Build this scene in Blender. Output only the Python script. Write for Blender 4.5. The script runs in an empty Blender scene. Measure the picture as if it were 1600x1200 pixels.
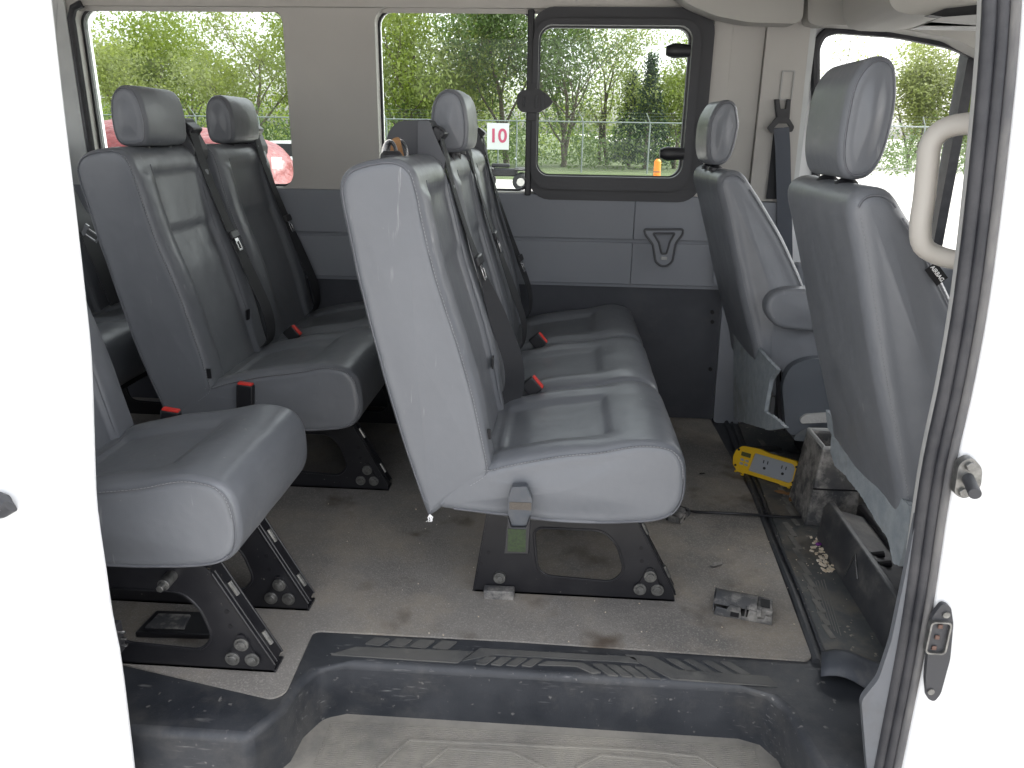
import bpy, bmesh, math, random
from mathutils import Vector, Matrix, noise
from mathutils.geometry import tessellate_polygon
random.seed(7)
S = bpy.context.scene
C = S.collection
# ------------------------------------------------------------------ camera
YAW, PITCH, ROLL = [math.radians(a) for a in (3.6, 18.2, 0.9)]
CAM = Vector((0, 0, 1.17)); FPX = 1200.0
_f = Vector((-math.sin(YAW)*math.cos(PITCH), math.cos(YAW)*math.cos(PITCH), -math.sin(PITCH)))
_r0 = Vector((math.cos(YAW), math.sin(YAW), 0)); _u0 = _r0.cross(_f)
_r = _r0*math.cos(ROLL)+_u0*math.sin(ROLL); _u = -_r0*math.sin(ROLL)+_u0*math.cos(ROLL)
cam = bpy.data.cameras.new('camera'); camo = bpy.data.objects.new('camera', cam); C.objects.link(camo)
m = Matrix.Identity(4)
for i in range(3):
    m[i][0] = _r[i]; m[i][1] = _u[i]; m[i][2] = -_f[i]; m[i][3] = CAM[i]
camo.matrix_world = m
cam.sensor_width = 36; cam.lens = 36*FPX/1600; cam.clip_start = 0.02; cam.clip_end = 2000
S.camera = camo
# ------------------------------------------------------------------ light
W = bpy.data.worlds.new('World'); S.world = W; W.use_nodes = True
nt = W.node_tree; nt.nodes.clear()
sky = nt.nodes.new('ShaderNodeTexSky'); sky.sky_type = 'NISHITA'; sky.sun_disc = False
SUN_EL, SUN_ROT = math.radians(50), math.radians(62)
sky.sun_elevation = SUN_EL; sky.sun_rotation = SUN_ROT
sky.air_density = 1.0; sky.dust_density = 4.0; sky.ozone_density = 1.0
hs = nt.nodes.new('ShaderNodeHueSaturation'); hs.inputs['Saturation'].default_value = 0.2
bg = nt.nodes.new('ShaderNodeBackground'); bg.inputs[1].default_value = 0.15
ow = nt.nodes.new('ShaderNodeOutputWorld')
nt.links.new(sky.outputs[0], hs.inputs['Color']); nt.links.new(hs.outputs[0], bg.inputs[0]); nt.links.new(bg.outputs[0], ow.inputs[0])
sl = bpy.data.lights.new('sun', 'SUN'); sl.energy = 0.6; sl.angle = math.radians(30); sl.color = (1, .97, .93)
so = bpy.data.objects.new('sun', sl); C.objects.link(so)
_d = Vector((math.sin(SUN_ROT)*math.cos(SUN_EL), math.cos(SUN_ROT)*math.cos(SUN_EL), math.sin(SUN_EL)))
so.rotation_euler = _d.to_track_quat('Z', 'Y').to_euler(); so.location = (0, -6, 8)
S.view_settings.view_transform = 'Standard'; S.view_settings.look = 'None'; S.view_settings.gamma = 1
S.view_settings.exposure = 2.2
S.render.engine = 'CYCLES'; S.render.resolution_x = 1024; S.render.resolution_y = 768
S.cycles.max_bounces = 10; S.cycles.transparent_max_bounces = 16

# ------------------------------------------------------------------ helpers
def P(px, py, x=None, y=None, z=None):
    d = _f + _r*((px-800)/FPX) - _u*((py-600)/FPX)
    k, v = (0, x) if x is not None else (1, y) if y is not None else (2, z)
    return CAM + d*((v-CAM[k])/d[k])
def xz(pts, y): return [(P(a, b, y=y).x, P(a, b, y=y).z) for a, b in pts]
def xy(pts, z=0): return [(P(a, b, z=z).x, P(a, b, z=z).y) for a, b in pts]
ORG = {}
def tagp(o, label=None, cat=None, group=None, kind=None):
    if label: o['label'] = label
    if cat: o['category'] = cat
    if group: o['group'] = group
    if kind: o['kind'] = kind
    return o
def thing(name, loc, label, cat, group=None):
    o = bpy.data.objects.new(name, None); C.objects.link(o); o.location = loc; o.empty_display_size = .05
    ORG[o] = Vector(loc); return tagp(o, label, cat, group)

class MB:
    def __init__(s): s.v = []; s.f = []; s.mi = []; s.cur = 0
    def add(s, vs, fs):
        b = len(s.v); s.v += [Vector(v) for v in vs]
        s.f += [tuple(i+b for i in f) for f in fs]; s.mi += [s.cur]*len(fs); return s
    def box(s, c, d, rot=None):
        c = Vector(c); vs = []
        for i in (-1, 1):
            for j in (-1, 1):
                for k in (-1, 1):
                    p = Vector((i*d[0]/2, j*d[1]/2, k*d[2]/2))
                    if rot is not None: p = rot @ p
                    vs.append(c+p)
        return s.add(vs, [(0,1,3,2),(4,6,7,5),(0,4,5,1),(2,3,7,6),(0,2,6,4),(1,5,7,3)])
    def bb(s, x0, y0, z0, x1, y1, z1): return s.box(((x0+x1)/2,(y0+y1)/2,(z0+z1)/2), (abs(x1-x0),abs(y1-y0),abs(z1-z0)))
    def tube(s, path, r, n=8, closed=False, ry=None, caps=True):
        path = [Vector(p) for p in path]; L = len(path); rings = []
        rr = r if hasattr(r, '__len__') else [r]*L
        up = None; vs = []
        for i, p in enumerate(path):
            a = path[(i-1) % L] if (closed or i > 0) else p; b = path[(i+1) % L] if (closed or i < L-1) else p
            t = (b-a).normalized() if (b-a).length > 0 else Vector((0,0,1))
            if up is None: up = t.orthogonal().normalized()
            up = (up - t*up.dot(t))
            up = up.normalized() if up.length > 1e-6 else t.orthogonal().normalized()
            w = t.cross(up)
            for k in range(n):
                q = 2*math.pi*k/n; vs.append(p + up*math.cos(q)*rr[i] + w*math.sin(q)*(rr[i] if ry is None else ry))
        fs = []
        for i in range(L if closed else L-1):
            j = (i+1) % L
            for k in range(n): fs.append((i*n+k, i*n+(k+1) % n, j*n+(k+1) % n, j*n+k))
        if not closed and caps: fs += [tuple(range(n))[::-1], tuple((L-1)*n+k for k in range(n))]
        return s.add(vs, fs)
    def cyl(s, a, b, r, n=16, r2=None): return s.tube([a, b], [r, r if r2 is None else r2], n)
    def ribbon(s, path, wv, w, th=.0015):
        path = [Vector(p) for p in path]; L = len(path); vs = []
        for i, p in enumerate(path):
            t = (path[min(i+1, L-1)]-path[max(i-1, 0)]).normalized()
            wd = Vector(wv[i]) if isinstance(wv, list) else Vector(wv)
            wd = (wd - t*wd.dot(t)).normalized(); n_ = t.cross(wd)
            ww = w[i] if isinstance(w, list) else w
            vs += [p+wd*ww/2+n_*th, p-wd*ww/2+n_*th, p-wd*ww/2-n_*th, p+wd*ww/2-n_*th]
        fs = []
        for i in range(L-1):
            for k in range(4): fs.append((i*4+k, i*4+(k+1) % 4, i*4+4+(k+1) % 4, i*4+4+k))
        fs += [(3,2,1,0), tuple((L-1)*4+k for k in range(4))]
        return s.add(vs, fs)
    def plate(s, outline, holes=(), axis='y', a=0, b=.01):
        """2-D outline (+holes) extruded between a and b along axis"""
        def to3(p, h):
            return Vector((p[0], h, p[1])) if axis == 'y' else Vector((p[0], p[1], h)) if axis == 'z' else Vector((h, p[0], p[1]))
        loops = [list(outline)]+[list(h) for h in holes]
        tri = tessellate_polygon([[Vector((p[0], p[1], 0)) for p in l] for l in loops])
        flat = [p for l in loops for p in l]; n = len(flat)
        vs = [to3(p, a) for p in flat]+[to3(p, b) for p in flat]
        fs = [tuple(t) for t in tri]+[tuple(i+n for i in t)[::-1] for t in tri]
        o = 0
        for l in loops:
            for i in range(len(l)):
                j = (i+1) % len(l); fs.append((o+i, o+j, o+j+n, o+i+n))
            o += len(l)
        return s.add(vs, fs)
    def build(s, name, mat, parent=None, smooth=35, bevel=0, seg=2, sub=0, fix=True):
        me = bpy.data.meshes.new(name)
        org = ORG.get(parent, Vector((0,0,0)))
        me.from_pydata([v-org for v in s.v], [], s.f)
        if fix:
            bm = bmesh.new(); bm.from_mesh(me); bmesh.ops.recalc_face_normals(bm, faces=bm.faces); bm.to_mesh(me); bm.free()
        mats = mat if isinstance(mat, (list, tuple)) else [mat]
        for q in mats: me.materials.append(q)
        if len(mats) > 1:
            for p, i in zip(me.polygons, s.mi): p.material_index = i
        if smooth:
            me.shade_smooth(); me.set_sharp_from_angle(angle=math.radians(smooth))
        o = bpy.data.objects.new(name, me); C.objects.link(o)
        if parent: o.parent = parent
        ORG[o] = org
        if bevel:
            md = o.modifiers.new('bevel', 'BEVEL'); md.width = bevel; md.segments = seg; md.limit_method = 'ANGLE'; md.angle_limit = math.radians(40)
        if sub:
            md = o.modifiers.new('subsurf', 'SUBSURF'); md.levels = sub; md.render_levels = sub
        return o
def smst(a, b, x):
    t = max(0, min(1, (x-a)/(b-a))); return t*t*(3-2*t)
def catmull(pts, n, closed=True):
    L = len(pts); out = []; pts = [Vector(p) for p in pts]
    seg = L if closed else L-1
    for i in range(seg):
        g = lambda k: pts[k % L] if closed else pts[max(0, min(L-1, k))]
        p0, p1, p2, p3 = g(i-1), g(i), g(i+1), g(i+2)
        for k in range(12):
            t = k/12; out.append(.5*((2*p1)+(p2-p0)*t+(2*p0-5*p1+4*p2-p3)*t*t+(3*p1-3*p2+p3-p0)*t**3))
    if not closed: out.append(pts[-1])
    # resample
    M = len(out); ds = [0]
    for i in range(M if closed else M-1): ds.append(ds[-1]+(out[(i+1) % M]-out[i]).length)
    T = ds[-1]; res = []; j = 0
    for k in range(n):
        s_ = T*k/(n if closed else n-1)
        while j < len(ds)-2 and ds[j+1] < s_: j += 1
        u = (s_-ds[j])/max(1e-9, ds[j+1]-ds[j]); res.append(out[j % M].lerp(out[(j+1) % M], min(1, u)))
    return res
def rrect(x0, z0, x1, z1, r, n=6):
    if x0 > x1: x0, x1 = x1, x0
    if z0 > z1: z0, z1 = z1, z0
    out = []
    for cx, cz, a0 in ((x1-r, z1-r, 0), (x0+r, z1-r, 90), (x0+r, z0+r, 180), (x1-r, z0+r, 270)):
        for k in range(n+1):
            a = math.radians(a0+90*k/n); out.append((cx+r*math.cos(a), cz+r*math.sin(a)))
    return out
def rpoly(pts, r, n=5):
    out = []; L = len(pts)
    for i in range(L):
        a, b, c = Vector(pts[i-1]), Vector(pts[i]), Vector(pts[(i+1) % L])
        rr = r[i] if hasattr(r, '__len__') else r
        d1 = (a-b); d2 = (c-b); k = min(rr, d1.length*.45, d2.length*.45)
        p1 = b+d1.normalized()*k; p2 = b+d2.normalized()*k
        for q in range(n+1):
            t = q/n; out.append(tuple((1-t)**2*p1+2*t*(1-t)*b+t*t*p2))
    return out
def prof_norm(p):
    n = len(p); A = sum(p[i][0]*p[(i+1) % n][1]-p[(i+1) % n][0]*p[i][1] for i in range(n)); sg = 1 if A > 0 else -1
    N = []
    for i in range(n):
        t = (p[(i+2) % n]-p[i-2]).normalized(); N.append(Vector((t[1]*sg, -t[0]*sg)))
    return N
def pad(prof, y0, y1, rad, n=110, ny=50, disp=None, bulge=.008, capn=7, yfun=None):
    """upholstered block: profile in xz swept along y with rounded ends; disp(x,y,z,nx,nz)->offset"""
    p = catmull(prof, n); N = prof_norm(p); cen = sum(p, Vector((0, 0)))/n
    st = []
    for k in range(capn+1):
        a = math.pi/2*k/capn; st.append((y0+rad*(1-math.cos(a)), rad*(1-math.sin(a))))
    mid = [(y0+rad+(y1-y0-2*rad)*k/ny, 0) for k in range(1, ny)]
    en = [(y0+y1-a, b) for a, b in st[::-1]]
    rings = []
    def ring(y, ins, shrink=1, yo=0):
        R = []
        for i in range(n):
            q = p[i]-N[i]*ins
            if shrink < 1: q = cen.lerp(q, shrink)
            d = disp(q[0], y, q[1], N[i][0], N[i][1]) if (disp and shrink == 1) else 0
            q = q+N[i]*d
            R.append(Vector((q[0], y+yo, q[1])))
        return R
    caps = (.15, .35, .55, .72, .86, .95)
    for s_ in caps: rings.append(ring(y0, rad, s_, -bulge*(1-s_**2)**2))
    for y, b in st: rings.append(ring(y, b))
    for y, b in mid: rings.append(ring(y, b))
    for y, b in en: rings.append(ring(y, b))
    for s_ in caps[::-1]: rings.append(ring(y1, rad, s_, bulge*(1-s_**2)**2))
    vs = [v for R in rings for v in R]; fs = []
    for i in range(len(rings)-1):
        for k in range(n): fs.append((i*n+k, i*n+(k+1) % n, (i+1)*n+(k+1) % n, (i+1)*n+k))
    b = len(vs); vs.append(Vector((cen[0], y0-bulge, cen[1]))); vs.append(Vector((cen[0], y1+bulge, cen[1])))
    L = len(rings)-1
    for k in range(n): fs.append((b, (k+1) % n, k)); fs.append((b+1, L*n+k, L*n+(k+1) % n))
    m_ = MB(); m_.add(vs, fs)
    m_.sel = lambda y, ins, f: [v for i, v in enumerate(ring(y, ins)) if f(v, N[i])]
    m_.seamring = lambda y, ins, i0=0, i1=None: [ring(y, ins)[i % n] for i in range(int(i0*n), int((i1 if i1 is not None else 1)*n))]
    return m_
def seam(mb, path, off=Vector((0, -.0012, 0)), r=.0016, stitch=True, step=.008):
    path = [Vector(p)+off for p in path]
    mb.cur = 0; mb.tube(path, r, 6)
    if stitch:
        mb.cur = 1; acc = 0
        for i in range(len(path)-1):
            a, b = path[i], path[i+1]; l = (b-a).length
            while acc < l:
                c = a.lerp(b, acc/l); t = (b-a).normalized()
                mb.tube([c-t*step*.3+off*1.1, c+t*step*.3+off*1.1], .0008, 4); acc += step
            acc -= l
    mb.cur = 0

def sbuild(parent, path, off=Vector((0,-.0025,0)), r=.0018, stitch=False, closed=False, side=None):
    m_ = MB(); path = list(path)
    if len(path) < 3: return
    # light smoothing keeps the seam from zig-zagging
    for _ in range(2):
        path = [path[0]]+[(path[i-1]+path[i]*2+path[i+1])/4 for i in range(1, len(path)-1)]+[path[-1]]
    if closed: m_.tube([v+off for v in path], r, 6, True)
    else: seam(m_, path, off, r, stitch)
    m_.build('seam', [M['seam'], M['stitch']], parent, smooth=60)
# ------------------------------------------------------------------ materials
def mat(name, col, rough=.5, metal=0, col2=None, nscale=8, nmix=(.35, .65), bump=0, bscale=200, bdist=.001, spec=.5,
        wr=0, wscale=9, speck=None, emit=None, detail=6, dust=None, coat=0, stretch=None, rvar=0, scratch=None):
    M = bpy.data.materials.new(name); M.use_nodes = True; t = M.node_tree; N = t.nodes; L = t.links
    b = N['Principled BSDF']; b.inputs['Base Color'].default_value = (*col, 1); b.inputs['Roughness'].default_value = rough
    b.inputs['Metallic'].default_value = metal; b.inputs['Specular IOR Level'].default_value = spec
    if coat: b.inputs['Coat Weight'].default_value = coat; b.inputs['Coat Roughness'].default_value = .08
    tc = N.new('ShaderNodeTexCoord'); co = tc.outputs['Object']
    if stretch:
        mp = N.new('ShaderNodeMapping'); mp.inputs['Scale'].default_value = stretch; L.new(co, mp.inputs[0]); co = mp.outputs[0]
    def noi(sc, det=detail, ro=.6):
        q = N.new('ShaderNodeTexNoise'); q.inputs['Scale'].default_value = sc; q.inputs['Detail'].default_value = det
        q.inputs['Roughness'].default_value = ro; L.new(co, q.inputs['Vector']); return q.outputs['Fac']
    def ramp(src, a, c):
        q = N.new('ShaderNodeMapRange'); q.inputs[1].default_value = a; q.inputs[2].default_value = c; q.clamp = True
        L.new(src, q.inputs[0]); return q.outputs[0]
    def mix(fac, c1, c2):
        q = N.new('ShaderNodeMix'); q.data_type = 'RGBA'; L.new(fac, q.inputs[0])
        for v, s_ in ((c1, q.inputs[6]), (c2, q.inputs[7])):
            if isinstance(v, tuple): s_.default_value = (*v, 1)
            else: L.new(v, s_)
        return q.outputs[2]
    cur = None
    if col2: cur = mix(ramp(noi(nscale), *nmix), tuple(col), tuple(col2))
    if dust:   # (color, scale, lo, hi): large soft dirt patches
        cur = mix(ramp(noi(dust[1], 8, .7), dust[2], dust[3]), cur if cur is not None else tuple(col), tuple(dust[0]))
    if speck:  # (color, scale, lo, hi)
        cur = mix(ramp(noi(speck[1], 2, .5), speck[2], speck[3]), cur if cur is not None else tuple(col), tuple(speck[0]))
    if scratch:  # (color, mapping scale, lo, hi, rot)
        mp = N.new('ShaderNodeMapping'); mp.inputs['Scale'].default_value = scratch[1]; mp.inputs['Rotation'].default_value = scratch[4]; L.new(tc.outputs['Object'], mp.inputs[0])
        q = N.new('ShaderNodeTexNoise'); q.inputs['Scale'].default_value = 1; q.inputs['Detail'].default_value = 3; L.new(mp.outputs[0], q.inputs['Vector'])
        a_ = ramp(q.outputs['Fac'], scratch[2], scratch[3]); b_ = ramp(noi(5, 3), .52, .62)
        mu = N.new('ShaderNodeMath'); mu.operation = 'MULTIPLY'; L.new(a_, mu.inputs[0]); L.new(b_, mu.inputs[1])
        cur = mix(mu.outputs[0], cur if cur is not None else tuple(col), tuple(scratch[0]))
    if cur is not None: L.new(cur, b.inputs['Base Color'])
    if rvar:
        q = N.new('ShaderNodeMapRange'); q.inputs[1].default_value = .3; q.inputs[2].default_value = .7
        q.inputs[3].default_value = rough-rvar; q.inputs[4].default_value = min(1, rough+rvar)
        L.new(noi(6), q.inputs[0]); L.new(q.outputs[0], b.inputs['Roughness'])
    nb = None
    if wr:
        q = N.new('ShaderNodeBump'); q.inputs['Strength'].default_value = 1; q.inputs['Distance'].default_value = wr
        L.new(noi(wscale, 3, .5), q.inputs['Height']); nb = q.outputs[0]
    if bump:
        q = N.new('ShaderNodeBump'); q.inputs['Strength'].default_value = bump; q.inputs['Distance'].default_value = bdist
        L.new(noi(bscale, 2), q.inputs['Height'])
        if nb: L.new(nb, q.inputs['Normal'])
        nb = q.outputs[0]
    if nb: L.new(nb, b.inputs['Normal'])
    if emit: b.inputs['Emission Color'].default_value = (*emit[0], 1); b.inputs['Emission Strength'].default_value = emit[1]
    return M
M = {}
M['leather'] = mat('grey_leatherette', (.140,.148,.163), .38, col2=(.160,.168,.183), nscale=3, bump=.35, bscale=420, bdist=.0006, wr=.006, wscale=7, rvar=.07, speck=((.26,.26,.255), 70, .77, .82), scratch=((.27,.275,.28), (70,50,9), .66, .74, (.3,.35,0)))
M['leather2'] = mat('worn_leatherette_insert', (.135,.148,.165), .46, col2=(.17,.18,.195), nscale=5, bump=.4, bscale=500, bdist=.0006, wr=.005, wscale=9)
M['seam'] = mat('seam_piping', (.13,.135,.15), .5)
M['stitch'] = mat('pale_thread', (.25,.255,.265), .8)
M['fabric'] = mat('grey_felt_fabric', (.20,.225,.245), .95, col2=(.26,.285,.30), nscale=30, bump=.8, bscale=260, bdist=.003, dust=((.16,.16,.155), 7, .5, .75))
M['blackmetal'] = mat('black_painted_steel', (.012,.012,.015), .35, col2=(.02,.02,.023), nscale=12, speck=((.20,.19,.17), 90, .73, .80), bump=.1, bscale=150)
M['bolt'] = mat('dull_zinc', (.28,.28,.27), .42, metal=.8, col2=(.14,.14,.135), nscale=60)
M['chrome'] = mat('steel', (.55,.55,.55), .22, metal=1)
M['blackplastic'] = mat('black_plastic', (.018,.018,.021), .42, bump=.2, bscale=600, bdist=.0004)
M['greyplastic'] = mat('charcoal_plastic', (.04,.041,.046), .5, bump=.3, bscale=500, bdist=.0005)
M['belt'] = mat('black_webbing', (.028,.029,.033), .75, bump=.5, bscale=900, bdist=.0006)
M['red'] = mat('red_button', (.70,.035,.025), .4)
M['beige'] = mat('warm_grey_trim', (.49,.475,.445), .62, col2=(.53,.512,.48), nscale=2, bump=.25, bscale=450, bdist=.0006, wr=.003, wscale=4)
M['cream'] = mat('cream_handle_plastic', (.47,.445,.405), .5, bump=.2, bscale=500, bdist=.0005)
M['paletrim'] = mat('pale_grey_trim', (.46,.46,.45), .55, col2=(.38,.38,.37), nscale=6)
M['panel'] = mat('blue_grey_panel', (.235,.248,.275), .6, col2=(.255,.268,.295), nscale=3, bump=.25, bscale=500, bdist=.0006, wr=.003, wscale=4)
M['darkpanel'] = mat('dark_grey_panel', (.052,.055,.067), .65, col2=(.068,.072,.084), nscale=5, dust=((.09,.09,.095), 3, .55, .8))
M['ceiling'] = mat('headliner', (.46,.45,.42), .9, bump=.3, bscale=300)
M['metalwhite'] = mat('bare_painted_metal', (.60,.62,.61), .4, col2=(.5,.52,.52), nscale=5)
M['paint'] = mat('white_body_paint', (.80,.81,.82), .25, coat=.4, dust=((.62,.60,.56), 4, .62, .85))
M['seal'] = mat('rubber_seal', (.02,.021,.026), .5, col2=(.045,.045,.05), nscale=14)
M['sealdirty'] = mat('dusty_rubber_seal', (.08,.08,.085), .65, col2=(.16,.155,.15), nscale=30, stretch=(1,1,.25))
M['mat'] = mat('speckled_floor_vinyl', (.175,.165,.155), .85, col2=(.265,.248,.228), nscale=2.6, nmix=(.35,.65), bump=1, bscale=330, bdist=.0018,
               dust=((.34,.295,.24), 3.2, .46, .70), speck=((.36,.34,.31), 260, .50, .78), detail=10, scratch=((.11,.085,.065), (7,6,7), .50, .68, (0,0,0)))
M['rubber'] = mat('black_step_rubber', (.022,.025,.031), .46, col2=(.044,.047,.054), nscale=6, bump=.3, bscale=350, bdist=.001,
                  dust=((.12,.114,.105), 4, .50, .90), detail=12, speck=((.15,.145,.14), 55, .69, .75), rvar=.1, scratch=((.16,.16,.16), (20,90,140), .60, .72, (0,.5,.4)))
M['tread'] = mat('dusty_step_tread', (.26,.245,.22), .85, col2=(.16,.153,.14), nscale=5, dust=((.34,.315,.27), 3, .42, .7), bump=.6, bscale=300, bdist=.001)
M['chev'] = mat('dusty_tread_relief', (.125,.122,.115), .8, col2=(.05,.052,.055), nscale=14, dust=((.16,.152,.138), 7, .45, .75))
M['dirtplastic'] = mat('dirty_grey_plastic', (.05,.053,.060), .6, col2=(.115,.11,.105), nscale=9, dust=((.30,.285,.265), 16, .46, .62))
M['cabrubber'] = mat('dirty_cab_rubber', (.045,.052,.057), .6, col2=(.095,.10,.10), nscale=5, detail=10, dust=((.17,.145,.115), 5, .50, .72), speck=((.3,.27,.22), 60, .68, .75), bump=.5, bscale=200)
M['yellow'] = mat('yellow_plastic', (.75,.46,.012), .42, dust=((.5,.33,.05), 30, .6, .8))
M['lightgrey'] = mat('socket_grey', (.33,.35,.38), .5)
M['lcd'] = mat('lcd_green', (.09,.095,.035), .3)
M['alu'] = mat('black_anodised', (.05,.05,.053), .3, metal=.3)
M['green'] = mat('green_label', (.028,.055,.012), .5, col2=(.010,.018,.010), nscale=160)
M['leafdry'] = mat('dry_leaf', (.32,.17,.07), .8, col2=(.2,.1,.04), nscale=40)
M['crumb'] = mat('cream_crumbs', (.62,.50,.34), .8, col2=(.75,.68,.58), nscale=60)
M['contact'] = mat('brown_contact', (.11,.06,.045), .5)
M['cheek'] = mat('grey_tower_plastic', (.075,.077,.085), .5, bump=.2, bscale=500, bdist=.0004)
M['white'] = mat('white_plastic', (.8,.8,.8), .6)
M['purple'] = mat('purple_scrap', (.17,.03,.22), .6)
M['black'] = mat('plain_black', (.006,.006,.008), .6)
M['sign'] = mat('sign_white', (.82,.82,.84), .5)
M['pink'] = mat('sign_pink', (.60,.10,.19), .5)
M['tarp'] = mat('red_wrap_film', (.15,.026,.028), .35, col2=(.19,.045,.045), nscale=3, wr=.05, wscale=4, bump=.4, bscale=10, bdist=.05)
M['galv'] = mat('galvanised_steel', (.24,.27,.26), .5, metal=.3)
M['orange'] = mat('orange_plastic', (.85,.24,.02), .5)
M['tyre'] = mat('tyre_rubber', (.02,.02,.022), .7)
M['bark'] = mat('tree_bark', (.10,.08,.06), .9, col2=(.15,.125,.1), nscale=10)
def leafmat(n, a, b_):
    m_ = mat(n, a, .6, col2=b_, nscale=.7)
    b = m_.node_tree.nodes['Principled BSDF']; t = m_.node_tree
    tr = t.nodes.new('ShaderNodeBsdfTranslucent'); tr.inputs[0].default_value = (a[0]*1.6, a[1]*1.6, a[2], 1)
    mx = t.nodes.new('ShaderNodeMixShader'); mx.inputs[0].default_value = .55
    o = t.nodes['Material Output']; t.links.new(b.outputs[0], mx.inputs[1]); t.links.new(tr.outputs[0], mx.inputs[2]); t.links.new(mx.outputs[0], o.inputs[0])
    return m_
M['leafA'] = leafmat('spring_leaves', (.17,.22,.045), (.23,.27,.075))
M['leafB'] = leafmat('mid_green_leaves', (.085,.14,.04), (.13,.18,.06))
M['leafC'] = leafmat('pale_yellow_leaves', (.24,.28,.10), (.28,.30,.14))
M['leafD'] = leafmat('dark_evergreen', (.03,.065,.035), (.05,.085,.04))
def glassmat(n, tint):
    m_ = bpy.data.materials.new(n); m_.use_nodes = True; t = m_.node_tree; t.nodes.clear()
    o = t.nodes.new('ShaderNodeOutputMaterial'); a = t.nodes.new('ShaderNodeBsdfTransparent'); a.inputs[0].default_value = (*tint, 1)
    g = t.nodes.new('ShaderNodeBsdfGlossy'); g.inputs['Roughness'].default_value = .02
    f = t.nodes.new('ShaderNodeFresnel'); f.inputs[0].default_value = 1.22; mx = t.nodes.new('ShaderNodeMixShader')
    t.links.new(f.outputs[0], mx.inputs[0]); t.links.new(a.outputs[0], mx.inputs[1]); t.links.new(g.outputs[0], mx.inputs[2]); t.links.new(mx.outputs[0], o.inputs[0])
    return m_
M['glass'] = glassmat('window_glass', (.90,.93,.91))
M['clear'] = glassmat('clear_glass', (.96,.97,.97))

# ------------------------------------------------------------------ ground and surroundings
GZ = -.65
def sheet(name, x0, y0, x1, y1, z, mt, n=1):
    m_ = MB(); m_.add([(x0,y0,z),(x1,y0,z),(x1,y1,z),(x0,y1,z)], [(0,1,2,3)])
    return tagp(m_.build(name, mt, smooth=0, fix=False), kind='structure')
M['gravel'] = mat('pale_gravel', (.42,.40,.37), .9, col2=(.52,.50,.47), nscale=3, bump=1, bscale=30, bdist=.02, detail=10)
M['grass'] = mat('verge_grass', (.065,.095,.03), .9, col2=(.10,.125,.05), nscale=2, bump=1, bscale=20, bdist=.05, detail=10)
sheet('ground', -600, -300, 600, 900, GZ, M['gravel'])
sheet('grass_verge', -80, 31.5, 9.5, 40, GZ+.01, M['grass'])
sheet('field', -500, 40, 9.5, 600, GZ+.02, M['grass'])
FY = 38.0
def fence():
    t = thing('chain_link_fence', (0, FY, GZ), 'galvanised chain-link fence with angled barbed-wire arms in front of the trees', 'fence')
    h = P(950, 191, y=FY).z - GZ
    for i in range(-13, 18):
        x = i*3.1 + .75
        m_ = MB().cyl((x,FY,GZ),(x,FY,GZ+h),.035,8); m_.tube([(x,FY,GZ+h),(x-.22,FY-.12,GZ+h+.42)],.022,6); m_.build('post', M['galv'], t)
    m_ = MB().tube([(-42,FY,GZ+h),(54,FY,GZ+h)],.03,8); m_.build('rail', M['galv'], t)
    m_ = MB()
    for k in range(3): 
        f = (k+1)/3; m_.tube([(-42,FY-.12*f,GZ+h+.42*f),(54,FY-.12*f,GZ+h+.42*f)],.004,4)
    m_.build('barbed_wire', M['galv'], t)
    m_ = MB(); s_ = .13
    for i in range(int(96/s_)):
        x = -42+i*s_
        for sg in (1, -1):
            x2 = x+sg*h*.9
            m_.add([(x-.0022,FY,GZ),(x+.0022,FY,GZ),(x2+.0022,FY,GZ+h),(x2-.0022,FY,GZ+h)], [(0,1,2,3)])
    m_.build('mesh_panel', M['galv'], t, smooth=0, fix=False)
fence()

def branchy(rng, base, h, spread, nl, leafs, lrad, droop=.1, low=.25):
    """returns trunk MB, leaf centres"""
    t = MB(); tips = []
    def grow(p, d, l, r, lev):
        pts = [p]; rr = [r]; q = Vector(p); dd = Vector(d)
        for k in range(4):
            dd = (dd+Vector((rng.gauss(0,.13), rng.gauss(0,.13), rng.gauss(0,.06)))).normalized(); q = q+dd*l/4
            pts.append(q.copy()); rr.append(r*(1-.17*(k+1)))
            if lev >= 1: tips.append((q.copy(), lev))
        t.tube(pts, rr, 5 if lev else 8, caps=False)
        if lev < nl:
            for k in range(5 if lev == 0 else 3):
                i = rng.randint(1, 4); a = rng.uniform(0, 6.28); up = rng.uniform(.25, .95)
                nd = (dd*.55+Vector((math.cos(a), math.sin(a), up))*.6).normalized()
                grow(pts[i].copy(), nd, l*rng.uniform(.5,.75), rr[i]*.6, lev+1)
    b = Vector(base)
    for k in range(rng.randint(1, 3)):
        grow(b+Vector((rng.uniform(-.3,.3), rng.uniform(-.3,.3), 0)), (rng.gauss(0,.15), rng.gauss(0,.15), 1), h*.62, .012*h+.03, 0)
    return t, tips
def leafcloud(rng, cents, n, lrad, size):
    m_ = MB(); vs = []; fs = []
    for i in range(n):
        c, lv = rng.choice(cents)
        d = Vector((rng.gauss(0,1), rng.gauss(0,1), rng.gauss(0,.8)))*lrad*.5
        p = c+d; s_ = size*rng.uniform(.4,1.15)
        a = Vector((rng.gauss(0,1), rng.gauss(0,1), rng.gauss(0,1))).normalized(); b = a.orthogonal().normalized()
        k = len(vs); vs += [p-a*s_, p+b*s_*.5, p+a*s_, p-b*s_*.5]; fs.append((k,k+1,k+2,k+3))
    m_.add(vs, fs); return m_
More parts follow.
